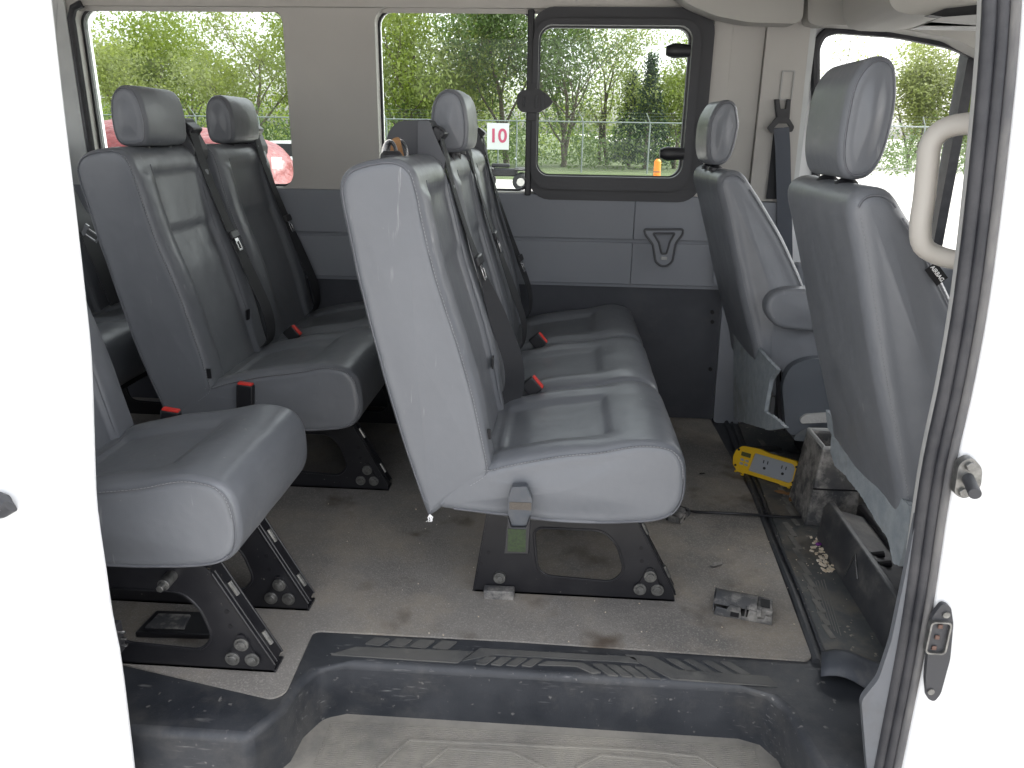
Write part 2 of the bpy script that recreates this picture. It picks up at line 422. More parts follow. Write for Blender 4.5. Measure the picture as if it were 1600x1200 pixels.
def tree(px, Y, h, label, leaf, n=9000, size=.1, lrad=.9, sd=1, nl=3, wide=1):
    rng = random.Random(sd); x = P(px, 206, y=Y).x
    t = thing('deciduous_tree', (x, Y, GZ), label, 'tree', 'trees beyond the fence')
    tr, tips = branchy(rng, (x, Y, GZ), h, 1, nl, n, lrad)
    tips = [q for q in tips if q[0].z > GZ+h*.12]
    if wide != 1:
        for q in tips: q[0].x = x+(q[0].x-x)*wide
        for v in tr.v: v.x = x+(v.x-x)*wide
    tr.build('trunk', M['bark'], t, fix=False)
    leafcloud(rng, tips, int(n*1.4), lrad, size).build('crown', leaf, t, smooth=0, fix=False)
tree(205, 44, 6.0, 'thin spring-green tree at the left edge of the rear window view', M['leafC'], 5000, .12, 1.0, 3, wide=1.3)
tree(290, 47, 7.6, 'yellow-green bushy tree filling the middle of the rear window', M['leafA'], 8500, .13, 1.2, 5)
tree(385, 43, 9.5, 'open leafy tree with visible branches near the rear window pillar', M['leafC'], 6500, .12, .9, 8)
tree(500, 46, 8.5, 'tree hidden in part by the pillar between the two windows', M['leafA'], 9000, .13, 1.2, 9)
tree(625, 43, 9.5, 'yellow-green tree at the left of the middle window', M['leafA'], 10000, .13, 1.2, 12)
tree(690, 46, 10.5, 'bushy light green tree behind the lone bench headrest', M['leafC'], 10000, .13, 1.2, 21)
tree(790, 45, 12, 'tall darker tree with thick trunk beside the window latch', M['leafB'], 10000, .13, 1.1, 14)
tree(885, 44, 8.0, 'grey-green tree at the left of the sliding pane', M['leafB'], 5500, .11, 1.0, 17)
tree(945, 48, 8.4, 'thin tall tree with bare trunk in the sliding pane', M['leafC'], 4000, .11, .8, 23)
tree(1058, 44, 5.6, 'small round tree at the right edge of the sliding pane', M['leafA'], 9000, .11, .8, 27)
tree(1290, 50, 9, 'sparse pale treetop at the left of the cab window', M['leafC'], 900, .1, .8, 31)
tree(1430, 52, 6.2, 'round bright tree seen over the passenger headrest', M['leafC'], 11000, .14, 1.0, 33)
tree(1530, 50, 5.8, 'pale tree beyond the quarter pane of the cab door', M['leafA'], 9000, .14, 1.0, 35)
def evergreen(px, Y, h, label, sd):
    rng = random.Random(sd); x = P(px, 206, y=Y).x
    t = thing('evergreen_tree', (x,Y,GZ), label, 'tree', 'trees beyond the fence')
    MB().tube([(x,Y,GZ),(x,Y,GZ+h)],[.12,.02],6).build('trunk', M['bark'], t)
    c = []
    for k in range(500):
        f = rng.random()**1.3; a = rng.uniform(0,6.28); r = (1-f)*h*.26*rng.uniform(.5,1)
        c.append((Vector((x+r*math.cos(a), Y+r*math.sin(a), GZ+h*(.08+.92*f))), 1))
    leafcloud(rng, c, 5000, .3, .1).build('crown', M['leafD'], t, smooth=0, fix=False)
evergreen(1012, 43, 5.6, 'dark conical evergreen in the sliding pane', 41)
evergreen(985, 46, 5.0, 'second dark evergreen left of the conical one', 43)
# scrub under the trees: reads as one mass
rng = random.Random(5); cs = []
for k in range(700):
    y = rng.uniform(40, 54); x = rng.uniform(-34, 48) 
    top = 2.3+1.5*noise.noise(Vector((x*.25, y*.2, 1)))+.5*noise.noise(Vector((x, y, 3)))
    if 2 < x < 50 and x > 14: top *= .75
    cs.append((Vector((x, y, GZ+rng.uniform(.1, max(.5, top)))), 1))
scr = leafcloud(rng, cs, 45000, 1.2, .12); scr.build('undergrowth', M['leafB'], smooth=0, fix=False)
tagp(bpy.data.objects['undergrowth'], 'mixed green scrub growing thick under the trees behind the fence', 'undergrowth', kind='stuff')
cs = [(Vector((rng.uniform(-45, 14), rng.uniform(52, 66), GZ+rng.uniform(.5, 5.0)+1.5*noise.noise(Vector((k*.1,0,0))))), 1) for k in range(700)]
leafcloud(rng, cs, 26000, 2.0, .17).build('far_woodland', M['leafA'], smooth=0, fix=False)
tagp(bpy.data.objects['far_woodland'], 'pale green woodland standing farther off behind the single trees', 'woodland', kind='stuff')

def text_mesh(txt, size, depth=.001):
    cu = bpy.data.curves.new('t', 'FONT'); cu.body = txt; cu.size = size; cu.extrude = depth; cu.align_x = 'CENTER'; cu.align_y = 'CENTER'; cu.offset = size*.022
    o = bpy.data.objects.new('t', cu); C.objects.link(o); dg = bpy.context.evaluated_depsgraph_get(); dg.update()
    me = o.evaluated_get(dg).to_mesh(); vs = [v.co.copy() for v in me.vertices]; fs = [tuple(p.vertices) for p in me.polygons]
    o.evaluated_get(dg).to_mesh_clear(); bpy.data.objects.remove(o); return vs, fs
def put_text(mb, txt, size, org, right, up, depth=.001):
    vs, fs = text_mesh(txt, size, depth); right = Vector(right).normalized(); up = Vector(up).normalized(); nn = right.cross(up)
    mb.add([Vector(org)+right*v.x+up*v.y+nn*v.z for v in vs], fs)
# number sign on the fence
a = P(761, 192, y=FY-.15); b = P(795, 234, y=FY-.15)
t = thing('number_sign', ((a.x+b.x)/2, FY-.12, b.z), 'white square sign with pink number 10 on the fence', 'sign')
MB().bb(a.x, FY-.14, b.z, b.x, FY-.12, a.z).build('board', M['sign'], t)
m_ = MB(); put_text(m_, '10', .86, ((a.x+b.x)/2, FY-.15, (a.z+b.z)/2), (1,0,0), (0,0,1), .005); m_.build('number', M['pink'], t, smooth=0)
MB().cyl(((a.x+b.x)/2,FY-.06,GZ),((a.x+b.x)/2,FY-.06,a.z),.035,8).build('post', M['galv'], t)
# red wrapped car outside the rear window
t = thing('wrapped_car', (-5.3, 9.6, GZ), 'car wrapped in crumpled pinkish-red plastic film outside the rear window', 'car')
def wrap(z_): pass
m_ = MB(); nx, nz = 150, 60; top = catmull([(-9.5,.55),(-8,.95),(-6.9,1.08),(-6.1,1.17),(-5.0,1.22),(-4.3,1.10),(-3.62,.92),(-3.38,.55),(-3.33,.1),(-3.33,-.6)], nx, False)
vs = []; fs = []
for i in range(nx):
    x, zt = top[i]
    for k in range(nz):
        f = k/(nz-1); a_ = math.pi*f
        yy = 9.6-.85*math.cos(a_); zz = GZ+(zt-GZ)*math.sin(a_)**.35 if 0 < f < 1 else GZ
        nn = noise.noise(Vector((x*2.5, yy*2.5, zz*2.5)))*.06+(.5-abs(noise.noise(Vector((x*5+zz*3, yy*4, zz*9)))))*.05
        vs.append((x+nn, yy+nn, zz+nn*(1 if 0 < f < 1 else 0)))
for i in range(nx-1):
    for k in range(nz-1): fs.append((i*nz+k, (i+1)*nz+k, (i+1)*nz+k+1, i*nz+k+1))
m_.add(vs, fs); m_.build('film_wrap', M['tarp'], t, smooth=60)
q = P(442, 254, y=8.85); MB().bb(q.x-.09, 8.74, q.z-.06, q.x+.02, 8.76, q.z+.06).build('paper_label', M['white'], t)
for x in (-8.2, -4.4): MB().cyl((x,8.68,GZ+.32),(x,8.9,GZ+.32),.32,20).build('wheel', M['tyre'], t)
# orange bollard
q = P(1027, 276, z=GZ)
q = Vector((P(1027,262,y=30).x, 30, GZ))
t = thing('bollard', q, 'short orange bollard on the grass seen in the sliding pane', 'bollard')
MB().tube([q, q+Vector((0,0,.85)), q+Vector((0,0,.93))], [.14,.125,.06], 14).build('post', M['orange'], t)
MB().cyl(q+Vector((0,0,.45)), q+Vector((0,0,.50)), .142, 14).build('dark_band', M['leafdry'], t)
# dark quad bike
q = Vector((P(806,285,y=26).x, 26, GZ))
t = thing('quad_bike', q, 'dark quad bike with chrome wheel parked on pale gravel near the fence', 'quad bike')
for dx in (.18, -.95):
    for dy in (-.35, .35):
        c = q+Vector((dx,dy,.27)); w_ = MB().tube([c+Vector((.19*math.cos(a*math.pi/12),0,.19*math.sin(a*math.pi/12))) for a in range(24)], .085, 8, True).build('wheel', M['tyre'], t)
        MB().cyl(c+Vector((0,-.08,0)), c+Vector((0,.08,0)), .13, 12).build('rim', M['chrome'], w_)
m_ = MB().box(q+Vector((-.4,0,.55)), (.9,.4,.25)); m_.box(q+Vector((.18,0,.66)), (.45,.9,.09)); m_.box(q+Vector((-.95,0,.66)), (.5,.9,.09)); m_.build('body', M['blackplastic'], t, bevel=.05)
MB().tube([q+Vector((-.05,-.35,1.0)), q+Vector((0,0,.95)), q+Vector((-.05,.35,1.0))], .02, 6).build('handlebar', M['galv'], t)
MB().box(q+Vector((-.5,0,.76)), (.6,.3,.12)).build('saddle', M['tyre'], t, bevel=.04)
# white car edge in the middle window
q = Vector((P(545,245,y=24).x, 24, GZ))
t = thing('parked_car', q, 'white car parked beyond the pillar, its nose showing in the middle window', 'car')
m_ = MB(); m_.plate(rpoly([(q.x-3.4,GZ+.3),(q.x-3.4,GZ+.95),(q.x-2.9,GZ+1.05),(q.x-2.3,GZ+1.45),(q.x-.7,GZ+1.45),(q.x+.1,GZ+1.0),(q.x+1.1,GZ+.85),(q.x+1.2,GZ+.3)], .12), [], 'y', 23.2, 24.8); m_.build('body', M['paint'], t, bevel=.06)
m_ = MB(); m_.plate(rpoly([(q.x-2.6,GZ+1.02),(q.x-2.2,GZ+1.38),(q.x-.75,GZ+1.38),(q.x-.1,GZ+1.02)], .05), [], 'y', 23.19, 24.81); m_.build('window', M['black'], t)
for dx in (-2.5, .4): MB().cyl(q+Vector((dx,-.82,.32)), q+Vector((dx,-.6,.32)), .32, 20).build('wheel', M['tyre'], t)

# ================================================================== VAN
FW = 3.15
van = thing('passenger_van', (0, 2.2, GZ), 'white passenger van with its sliding door open onto grey seats', 'van')
def van_part(mb, name, mt, **k): return mb.build(name, mt, van, **k)
w1 = rrect(-1.93, .94, -1.098, 1.607, .06); w2 = rrect(-.742, .94, .53, 1.607, .055)
m_ = MB(); m_.plate([(-1.965,.90),(.60,.90),(.60,1.72),(-1.965,1.72)], [w1, w2], 'y', FW, FW+.065); van_part(m_, 'window_surround_trim', M['beige'], bevel=.012, seg=3, smooth=40)
m_ = MB(); m_.plate([(-3.2,-.3),(.9,-.3),(.9,1.74),(-3.2,1.74)], [w1, rrect(-3.0,.94,-2.1,1.607,.06), w2], 'y', FW+.10, FW+.115); van_part(m_, 'outer_skin', M['paint'])
# pillar by the driver seat belt
xg = P(1180, 200, y=FW).x
m_ = MB(); m_.plate(rpoly([(xg+.003,.925),(.885,.925),(.872,1.72),(xg+.003,1.72)], .01), [], 'y', FW-.012, FW+.05); van_part(m_, 'belt_pillar_trim', M['beige'], bevel=.006, seg=3)
m_ = MB(); m_.bb(.60, FW+.004, .90, xg, FW+.05, 1.72); van_part(m_, 'pillar_trim', M['beige'])
m_ = MB(); m_.plate([(.885,0),(.91,0),(.90,1.72),(.872,1.72)], [], 'y', FW+.0, FW+.06); van_part(m_, 'door_jamb', M['metalwhite'])
a, b = P(1222,110,y=FW-.012), P(1237,157,y=FW-.012)
m_ = MB(); m_.plate(rrect(a.x,b.z,b.x,a.z,.004), [rrect(a.x+.005,b.z+.005,b.x-.005,a.z-.005,.003)], 'y', FW-.017, FW-.01); van_part(m_, 'belt_height_slot', M['paletrim'])
# bare rear pillar
m_ = MB(); hl = [rrect(-2.12,1.10,-2.108,1.128,.005), rrect(-2.06,1.30,-2.045,1.31,.004), rrect(-2.11,1.02,-2.098,1.075,.005)]
m_.plate([(-2.6,.90),(-1.945,.90),(-1.945,1.72),(-2.6,1.72)], hl, 'y', FW-.012, FW-.002); van_part(m_, 'bare_rear_pillar', M['metalwhite'], bevel=.002)
# glass
for nm, o_ in (('rear', w1), ('mid', rrect(-.742,.94,-.14,1.607,.055))):
    w_ = MB(); inn = [(x_, z_) for x_, z_ in (rrect(-1.921,.949,-1.107,1.598,.053) if nm == 'rear' else rrect(-.734,.948,-.148,1.599,.05))]
    w_.plate(o_, [inn], 'y', FW+.055, FW+.07); wf = van_part(w_, 'window', M['seal'])
    g = MB(); g.plate(o_, [], 'y', FW+.074, FW+.079); g.build('pane', M['glass'], wf)
MB().tube([(-1.928,FW-.006,.95),(-1.930,FW-.006,1.56),(-1.915,FW-.006,1.597),(-1.88,FW-.006,1.612)], .015, 8).build('window_seal', M['seal'], van)
# sliding pane module
fo = rrect(-.145, .915, .53, 1.61, .085); fi_ = xz([(843,40),(1063,278)], FW-.01); fi = rrect(fi_[0][0], fi_[1][1], fi_[1][0], fi_[0][1], .05, 8)
m_ = MB(); m_.plate(fo, [fi], 'y', FW-.022, FW+.07); sw = van_part(m_, 'sliding_window', M['greyplastic'], bevel=.006, seg=3)
q = xz([(834,28),(1076,300)], FW-.04)
m_ = MB(); m_.plate(rrect(q[0][0], q[1][1], q[1][0], q[0][1], .075, 8), [fi], 'y', FW-.045, FW-.022); m_.build('frame', M['greyplastic'], sw, bevel=.012, seg=4)
fi2 = [(x_, z_) for x_, z_ in fi]; xa, za, xb, zb = min(p[0] for p in fi), min(p[1] for p in fi), max(p[0] for p in fi), max(p[1] for p in fi)
m_ = MB(); m_.tube([(x_, FW+.0, z_) for x_, z_ in fi], .006, 8, True); m_.build('gasket', M['seal'], sw)
m_ = MB(); m_.plate(rrect(xa-.01, za-.01, xb+.01, zb+.01, .05), [], 'y', FW+.03, FW+.035); m_.build('pane', M['glass'], sw)
m_ = MB(); x0_ = P(828,100,y=FW-.05).x; m_.bb(x0_-.012, FW-.03, .93, x0_+.012, FW+.05, 1.6); m_.build('divider', M['blackplastic'], sw, bevel=.004)
# latch
def L(pts, y): return xz(pts, y)
yl = FW-.07
m_ = MB(); m_.plate(rpoly(L([(808,148),(815,141),(842,139),(858,150),(864,160),(858,167),(842,176),(815,175),(808,168)], yl), .006), [], 'y', yl, yl+.035)
q = L([(826,131),(836,188)], yl); m_.bb(q[0][0], yl+.012, q[1][1], q[1][0], yl+.05, q[0][1]); lt = m_.build('latch', M['blackplastic'], sw, bevel=.004, seg=3)
for a_, b_ in (((836,150),(840,169)), ((846,147),(850,172)), ((817,150),(820,167))):
    q = L([a_, b_], yl); MB().bb(q[0][0], yl-.006, q[1][1], q[1][0], yl+.002, q[0][1]).build('grip_ridge', M['greyplastic'], lt, bevel=.001)
for (ax, ay, bx_, by_) in ((1042,68,1078,90), (1032,230,1068,250)):
    q = L([(ax,ay),(bx_,by_)], FW-.06); zc = (q[0][1]+q[1][1])/2
    m_ = MB(); m_.tube([(q[0][0],FW-.05,zc),(q[0][0]+.012,FW-.05,zc),(q[0][0]+.03,FW-.05,zc),(q[1][0],FW-.05,zc)], [.016,.022,.027,.022], 12); m_.build('hinge_knob', M['blackplastic'], sw)
# lower panels
xs = P(988, 380, y=FW).x
for x0, x1 in ((-2.6, xs-.0005), (xs+.0005, .668)):
    m_ = MB(); m_.bb(x0, FW-.018, .765, x1, FW+.05, .936); m_.bb(x0, FW-.016, .583, x1, FW+.05, .752); van_part(m_, 'side_panel', M['panel'], bevel=.003, seg=2)
MB().bb(-2.6, FW-.006, .57, .66, FW+.04, .93).build('panel_channel', M['panel'], van)
MB().bb(-2.6, FW+.005, 0, .668, FW+.04, .583).build('lower_panel', M['darkpanel'], van)
for px, py in ((1113,488),(1113,503),(1110,577)):
    q = P(px, py, y=FW); van_part(MB().cyl((q.x,FW+.006,q.z),(q.x,FW-.002,q.z),.008,12), 'panel_screw', M['black'])
m_ = MB(); m_.plate(rpoly([(.668,.0),(.885,.0),(.885,.922),(.60,.922),(.61,.60),(.655,.575)], .02), [], 'y', FW-.03, FW+.04); van_part(m_, 'lower_pillar_trim', M['panel'], bevel=.01, seg=3)
# moulded cup
yc_ = FW-.03
o_ = rpoly(L([(1006,358),(1067,358),(1066,366),(1055,380),(1050,408),(1042,415),(1032,415),(1024,408),(1020,382),(1008,366)], yc_), .01)
h_ = rpoly(L([(1020,364),(1054,364),(1046,378),(1041,396),(1033,396),(1029,378)], yc_), .006)
m_ = MB(); m_.plate(o_, [h_], 'y', yc_-.008, FW-.015); cp = van_part(m_, 'cup_moulding', M['panel'], bevel=.008, seg=4)
m_ = MB(); m_.plate(h_, [], 'y', FW-.021, FW-.017); m_.build('recess', M['panel'], cp)
MB().tube([(a, yc_-.008, b) for a, b in o_], .0045, 8, True).build('rim', M['cheek'], cp)  # dark tube paints the shading round the cup's outer edge
MB().tube([(a, yc_-.009, b) for a, b in h_], .004, 8, True).build('inner_rim_shade', M['cheek'], cp)  # same dark shading drawn round the opening
q = P(1037,403,y=yc_); MB().bb(q.x-.012, yc_-.014, q.z-.006, q.x+.012, yc_-.006, q.z+.006).build('cup_clip', M['paletrim'], cp, bevel=.002)
# headliner, overhead
m_ = MB(); m_.bb(-3.2, 1.22, 1.72, 2.5, FW+.12, 1.76); van_part(m_, 'headliner', M['ceiling'])
m_ = MB(); pts = []
for k in range(9):
    a_ = math.radians(90*k/8); pts.append((FW-.13+.13*math.sin(a_)+.02, 1.72-.13+.13*math.cos(a_)))
m_.plate([(y_, z_) for y_, z_ in pts]+[(FW+.06,1.60),(FW+.06,1.735),(FW-.12,1.735)], [], 'x', -1.96, .9); 
van_part(m_, 'roof_cove', M['beige'], smooth=60)
m_ = MB(); m_.plate(rpoly(L([(1010,-60),(1040,-20),(1078,8),(1120,25),(1170,35),(1243,37),(1254,30),(1262,-60)], 3.0), .02), [], 'y', 3.0, 3.10); van_part(m_, 'curtain_airbag_cover', M['ceiling'], bevel=.018, seg=4)
m_ = MB(); m_.plate(rpoly(L([(1264,-80),(1262,36),(1280,40),(1300,38),(1400,44),(1490,60),(1545,88),(1640,140),(1640,-80)], 3.06), .02), [], 'y', 3.06, 3.16); van_part(m_, 'door_header_trim', M['ceiling'], bevel=.012, seg=3)
m_ = MB(); m_.plate(rpoly(L([(1388,-60),(1390,4),(1398,16),(1415,22),(1470,24),(1640,-6),(1640,-60)], 2.6), .02), [], 'y', 2.6, 3.0); oh = van_part(m_, 'overhead_shelf', M['ceiling'], bevel=.012, seg=3)
m_ = MB(); m_.plate(rpoly(L([(1450,24),(1475,14),(1560,4),(1640,0),(1640,18),(1560,22),(1480,28)], 2.59), .004), [], 'y', 2.58, 2.62); m_.build('shelf_mouth_shade', M['black'], oh)  # black plate paints the darkness of the shelf's interior
m_ = MB(); m_.plate(rpoly(L([(1438,41),(1470,27),(1560,20),(1640,16),(1640,44)], 2.5), .006), [], 'y', 2.5, 2.58); van_part(m_, 'shelf_lip', M['paletrim'], bevel=.005)
# driver door
dw = rpoly(xz([(1274,410),(1273,75),(1284,53),(1305,46),(1400,53),(1490,71),(1545,100),(1700,200),(1700,410)], FW+.03), [.03,.05,.03,.05,.05,.05,.05,.05,.03])
m_ = MB(); m_.plate([(.905,-.1),(2.45,-.1),(2.45,1.74),(.90,1.74)], [dw], 'y', FW+.03, FW+.10); dd = van_part(m_, 'driver_door', M['paint'], bevel=.004)
m_ = MB(); m_.tube([(x_,FW+.02,z_) for x_, z_ in dw], .017, 8, True); m_.build('window_seal', M['seal'], dd)
m_ = MB(); m_.plate(dw, [], 'y', FW+.07, FW+.075); m_.build('pane', M['clear'], dd)
q = P(1494,220,y=FW+.03); m_ = MB(); m_.bb(q.x-.018, FW+.02, .7, q.x+.018, FW+.09, P(1494,74,y=FW+.03).z); m_.build('quarter_divider', M['seal'], dd)
m_ = MB(); m_.bb(.93, FW-.03, .0, 2.3, FW+.028, P(1300,412,y=FW).z); m_.build('door_trim', M['panel'], dd, bevel=.01)
# shell closing the cabin
m_ = MB(); m_.plate([(1.22,-.3),(FW+.1,-.3),(FW+.1,1.74),(1.22,1.74)], [rrect(1.4,.85,2.15,1.62,.05), rrect(2.25,.85,3.0,1.62,.05)], 'x', -3.26, -3.2); van_part(m_, 'rear_door_wall', M['panel'])
m_ = MB(); m_.plate([(-3.2,-.3),(-.98,-.3),(-.98,1.74),(-3.2,1.74)], [rrect(-2.15,.92,-1.12,1.6,.06), rrect(-3.05,.92,-2.3,1.6,.06)], 'y', 1.20, 1.27); van_part(m_, 'rear_side_wall', M['panel'])
m_ = MB(); m_.plate([(1.22,-.3),(FW+.1,-.3),(FW+.1,.86),(1.22,.86)], [], 'x', 2.45, 2.5); m_.bb(1.75, 1.35, .45, 2.45, FW-.05, .88); van_part(m_, 'dashboard', M['darkpanel'], bevel=.02)
m_ = MB(); m_.bb(-3.26, 1.12, 1.76, 2.5, FW+.12, 1.80); van_part(m_, 'roof', M['paint'])

# ---------------- floor, step well
TZ = -.143
ol = [(-3.2, FW+.04), (-3.2, 1.225), (-.60, 1.212), (-.553, 1.30), (-.548, 1.37), (-.52, 1.432), (-.47, 1.452), (.0, 1.452), (.44, 1.450), (.485,1.435), (.515, 1.39), (.525, 1.30), (.535, 1.23), (.57, 1.20), (2.44, 1.20), (2.44, FW+.04)]
m_ = MB(); m_.plate(ol, [], 'z', -.34, 0); van_part(m_, 'rubber_floor', M['rubber'], bevel=.016, seg=4, smooth=50)
m_ = MB(); m_.plate([(-.62,1.02),(.58,1.02),(.58,1.50),(-.62,1.50)], [], 'z', TZ-.05, TZ); van_part(m_, 'step_tread', M['tread'])
m_ = MB()
for k in range(60):
    y = 1.10+k*.0058
    if y < 1.425: m_.bb(-.50, y, TZ, .47, y+.0026, TZ+.0015)
van_part(m_, 'step_ribs', M['tread'], smooth=0)
m_ = MB(); m_.bb(-.62, 1.0, -.42, .53, 1.03, TZ+.0); m_.bb(-3.2,1.17,-.6,-.6,1.2,-.33); m_.bb(.56,1.165,-.6,2.44,1.19,-.33); van_part(m_, 'sill', M['paint'], bevel=.01)
# floor mat
ms = xy([(120,1028),(190,1040),(425,1095),(447,1085),(490,988),(800,1004),(1260,1035),(1268,1030)])
mo = ms+[(.672, 2.4),(.66, FW),(-3.1, FW),(-3.1, 1.42)]
mo = rpoly(mo, [.01,.01,.03,.02,.02,.01,.02,.01,.01,.01,.01,.01])
m_ = MB(); m_.plate(mo, [], 'z', .001, .006); van_part(m_, 'floor_mat', M['mat'], bevel=.002, seg=1)
# lip and cab mat
e = xy([(1268,1036),(1232,930),(1200,850),(1160,740),(1126,648)])
m_ = MB(); m_.tube([(x_+.010, y_, .004) for x_, y_ in e], .010, 8, ry=.008); m_.tube([(x_+.034, y_, .003) for x_, y_ in e], .006, 8); van_part(m_, 'mat_edge_lip', M['rubber'])
m_ = MB(); cm = xy([(1288,1020),(1250,930),(1180,740),(1150,655)]); m_.plate(cm+[(1.0,FW),(2.3,FW),(2.3,1.5),(.78,1.5)], [], 'z', .001, .007); van_part(m_, 'cab_mat', M['cabrubber'], bevel=.002)
# raised tread pattern on the step edge
def para(m_, pts, h=.003, z0=.0):
    m_.plate(rpoly(xy(pts), .004), [], 'z', z0-.001, z0+h)
m_ = MB()
para(m_, [(516,1024),(545,1006),(632,1012),(690,1024),(710,1036)][0:0] or [(516,1024),(556,1012),(740,1019),(715,1037)])
for k in range(4):
    x = 570+k*35; para(m_, [(x,1007+k*2),(x+16,997+k*1.6),(x+40,999+k*1.6),(x+24,1010+k*2)])
para(m_, [(722,1034),(750,1014),(990,1028),(1000,1038),(925,1033),(768,1022),(750,1032)][0:4]+[(985,1036),(770,1024)])
for k in range(4):
    x = 742+k*24; para(m_, [(x,1038+k),(x+18,1027+k),(x+34,1028+k),(x+16,1040+k)])
para(m_, [(840,1040),(855,1034),(910,1037),(940,1052),(925,1053),(900,1042)])
for k in range(4):
    x = 925+k*22; para(m_, [(x,1038+k*1.6),(x+16,1039+k*1.6),(x+42,1057+k*1.6),(x+26,1056+k*1.6)])
para(m_, [(975,1024),(1020,1027),(1060,1048),(1200,1058),(1216,1074),(1050,1062)])
for k in range(4):
    x = 1040+k*28; para(m_, [(x,1030+k*1.5),(x+16,1031+k*1.5),(x+50,1051+k*1.5),(x+34,1050+k*1.5)])
van_part(m_, 'step_edge_tread', M['chev'], smooth=0, bevel=.001, seg=1)
m_ = MB()
for k in range(9):
    x, y = 1222+k*7.5, 820+k*20; para(m_, [(x,y),(x+8,y),(x+24,y+22),(x+15,y+22)], .002, .007)
for k in range(9):
    x, y = 1176+k*6, 690+k*15; para(m_, [(x+8,y),(x+15,y),(x+26,y+14),(x+19,y+14)], .002, .007)
M['chev_lifted'] = mat('lightened_chevrons', (.22,.21,.19), .8, col2=(.12,.12,.115), nscale=20)  # relief colour lightened to make up for low light on the cab mat
van_part(m_, 'cab_mat_chevrons', M['chev_lifted'], smooth=0)
m_ = MB()
for k in range(7):
    a, b = P(1262+k*4.2, 912-k*1, z=.007), P(1284+k*5, 972+k*3.6, z=.007); m_.tube([a, b], .0014, 4)
van_part(m_, 'cab_mat_ribs', M['chev_lifted'])
# tread pattern outline lines
m_ = MB()
for pts in ([(590,1200),(640,1157),(760,1162),(990,1172),(1090,1182),(1120,1200)], [(660,1200),(700,1170),(800,1176),(850,1200)], [(900,1200),(940,1180),(1040,1190),(1060,1200)]):
    m_.tube([P(a, b, z=TZ+.002) for a, b in pts], .0035, 4)
van_part(m_, 'step_relief', M['tread'])

# ---------------- near pillar, seal, body side (follows the curve of the door opening)
sp = [(.655,-.30),(.652,-.10),(.652,.048),(.648,.342),(.634,.625),(.635,.795),(.630,.951),(.612,1.17),(.590,1.353),(.555,1.52),(.50,1.64)]
sp = [tuple(v) for v in catmull(sp, 50, False)]
def swept(cs, name, mt, **k):
    """cross-section (dx, y) swept up the pillar curve"""
    m_ = MB(); n = len(cs); vs = [(x+dx, y, z) for x, z in sp for dx, y in cs]; fs = []
    for i in range(len(sp)-1):
        for j in range(n-1): fs.append((i*n+j, i*n+j+1, (i+1)*n+j+1, (i+1)*n+j))
    m_.add(vs, fs); return van_part(m_, name, mt, **k)
def sweptc(cs, name, mt, **k):
    m_ = MB(); n = len(cs); vs = [(x+dx, y, z) for x, z in sp for dx, y in cs]; fs = []
    for i in range(len(sp)-1):
        for j in range(n): fs.append((i*n+j, i*n+(j+1) % n, (i+1)*n+(j+1) % n, (i+1)*n+j))
    m_.add(vs, fs); return van_part(m_, name, mt, **k)
def circ(cx, cy, r, n=10): return [(cx+r*math.cos(2*math.pi*k/n), cy+r*math.sin(2*math.pi*k/n)) for k in range(n)]
sweptc(circ(-.008, 1.225, .011), 'door_seal', M['seal'], smooth=60)
sweptc(circ(.006, 1.216, .009), 'door_seal', M['seal'], smooth=60)
sweptc(circ(.018, 1.209, .007), 'seal_lip', M['sealdirty'], smooth=60)
swept([(-.008,1.262),(-.012,1.25),(-.011,1.238),(-.004,1.236)], 'pillar_edge_trim', M['paletrim'], smooth=60)
swept([(-.005,1.24),(.018,1.222),(.028,1.205),(.040,1.199),(.075,1.197),(.095,1.190),(.108,1.175),(.118,1.150),(.130,1.138),(.16,1.133),(.30,1.128)], 'body_side', M['paint'], smooth=60)
m_ = MB(); m_.plate([(.90,-.3),(2.45,-.3),(2.45,1.72),(.90,1.72)], [rrect(1.03,.80,2.25,1.58,.08)], 'y', 1.13, 1.16); van_part(m_, 'passenger_door', M['paint'])
m_ = MB(); m_.bb(.70,1.22,-.3,.98,1.30,1.72); m_.bb(.98,1.22,-.3,2.45,1.26,.78); van_part(m_, 'inner_pillar', M['panel'])
# lower scuff trim
m_ = MB(); m_.plate(rpoly(xz([(1432,800),(1412,905),(1392,1000),(1372,1060),(1345,1093),(1355,1215),(1410,1215),(1450,900)], 1.225), .012), [], 'y', 1.222, 1.235); van_part(m_, 'scuff_trim', mat('slate_grey_trim', (.12,.127,.14), .55, dust=((.09,.09,.09), 8, .5, .8)), bevel=.005)
# striker
q = P(1505, 745, y=1.19)
m_ = MB(); m_.plate(rpoly([(q.x-.016,q.z+.028),(q.x+.002,q.z+.04),(q.x+.022,q.z+.02),(q.x+.026,q.z-.014),(q.x+.006,q.z-.036),(q.x-.014,q.z-.028)], .01), [], 'y', 1.180, 1.196); st_ = van_part(m_, 'door_striker', M['bolt'], bevel=.003)
MB().cyl((q.x+.003,1.182,q.z+.002),(q.x-.010,1.13,q.z-.002),.0095,20).build('striker_pin', M['greyplastic'], st_, bevel=.001)
for dz, dx in ((.024,.001),(-.022,-.001)): MB().cyl((q.x+dx,1.183,q.z+dz),(q.x+dx,1.174,q.z+dz),.008,6).build('bolt', M['bolt'], st_, bevel=.001)
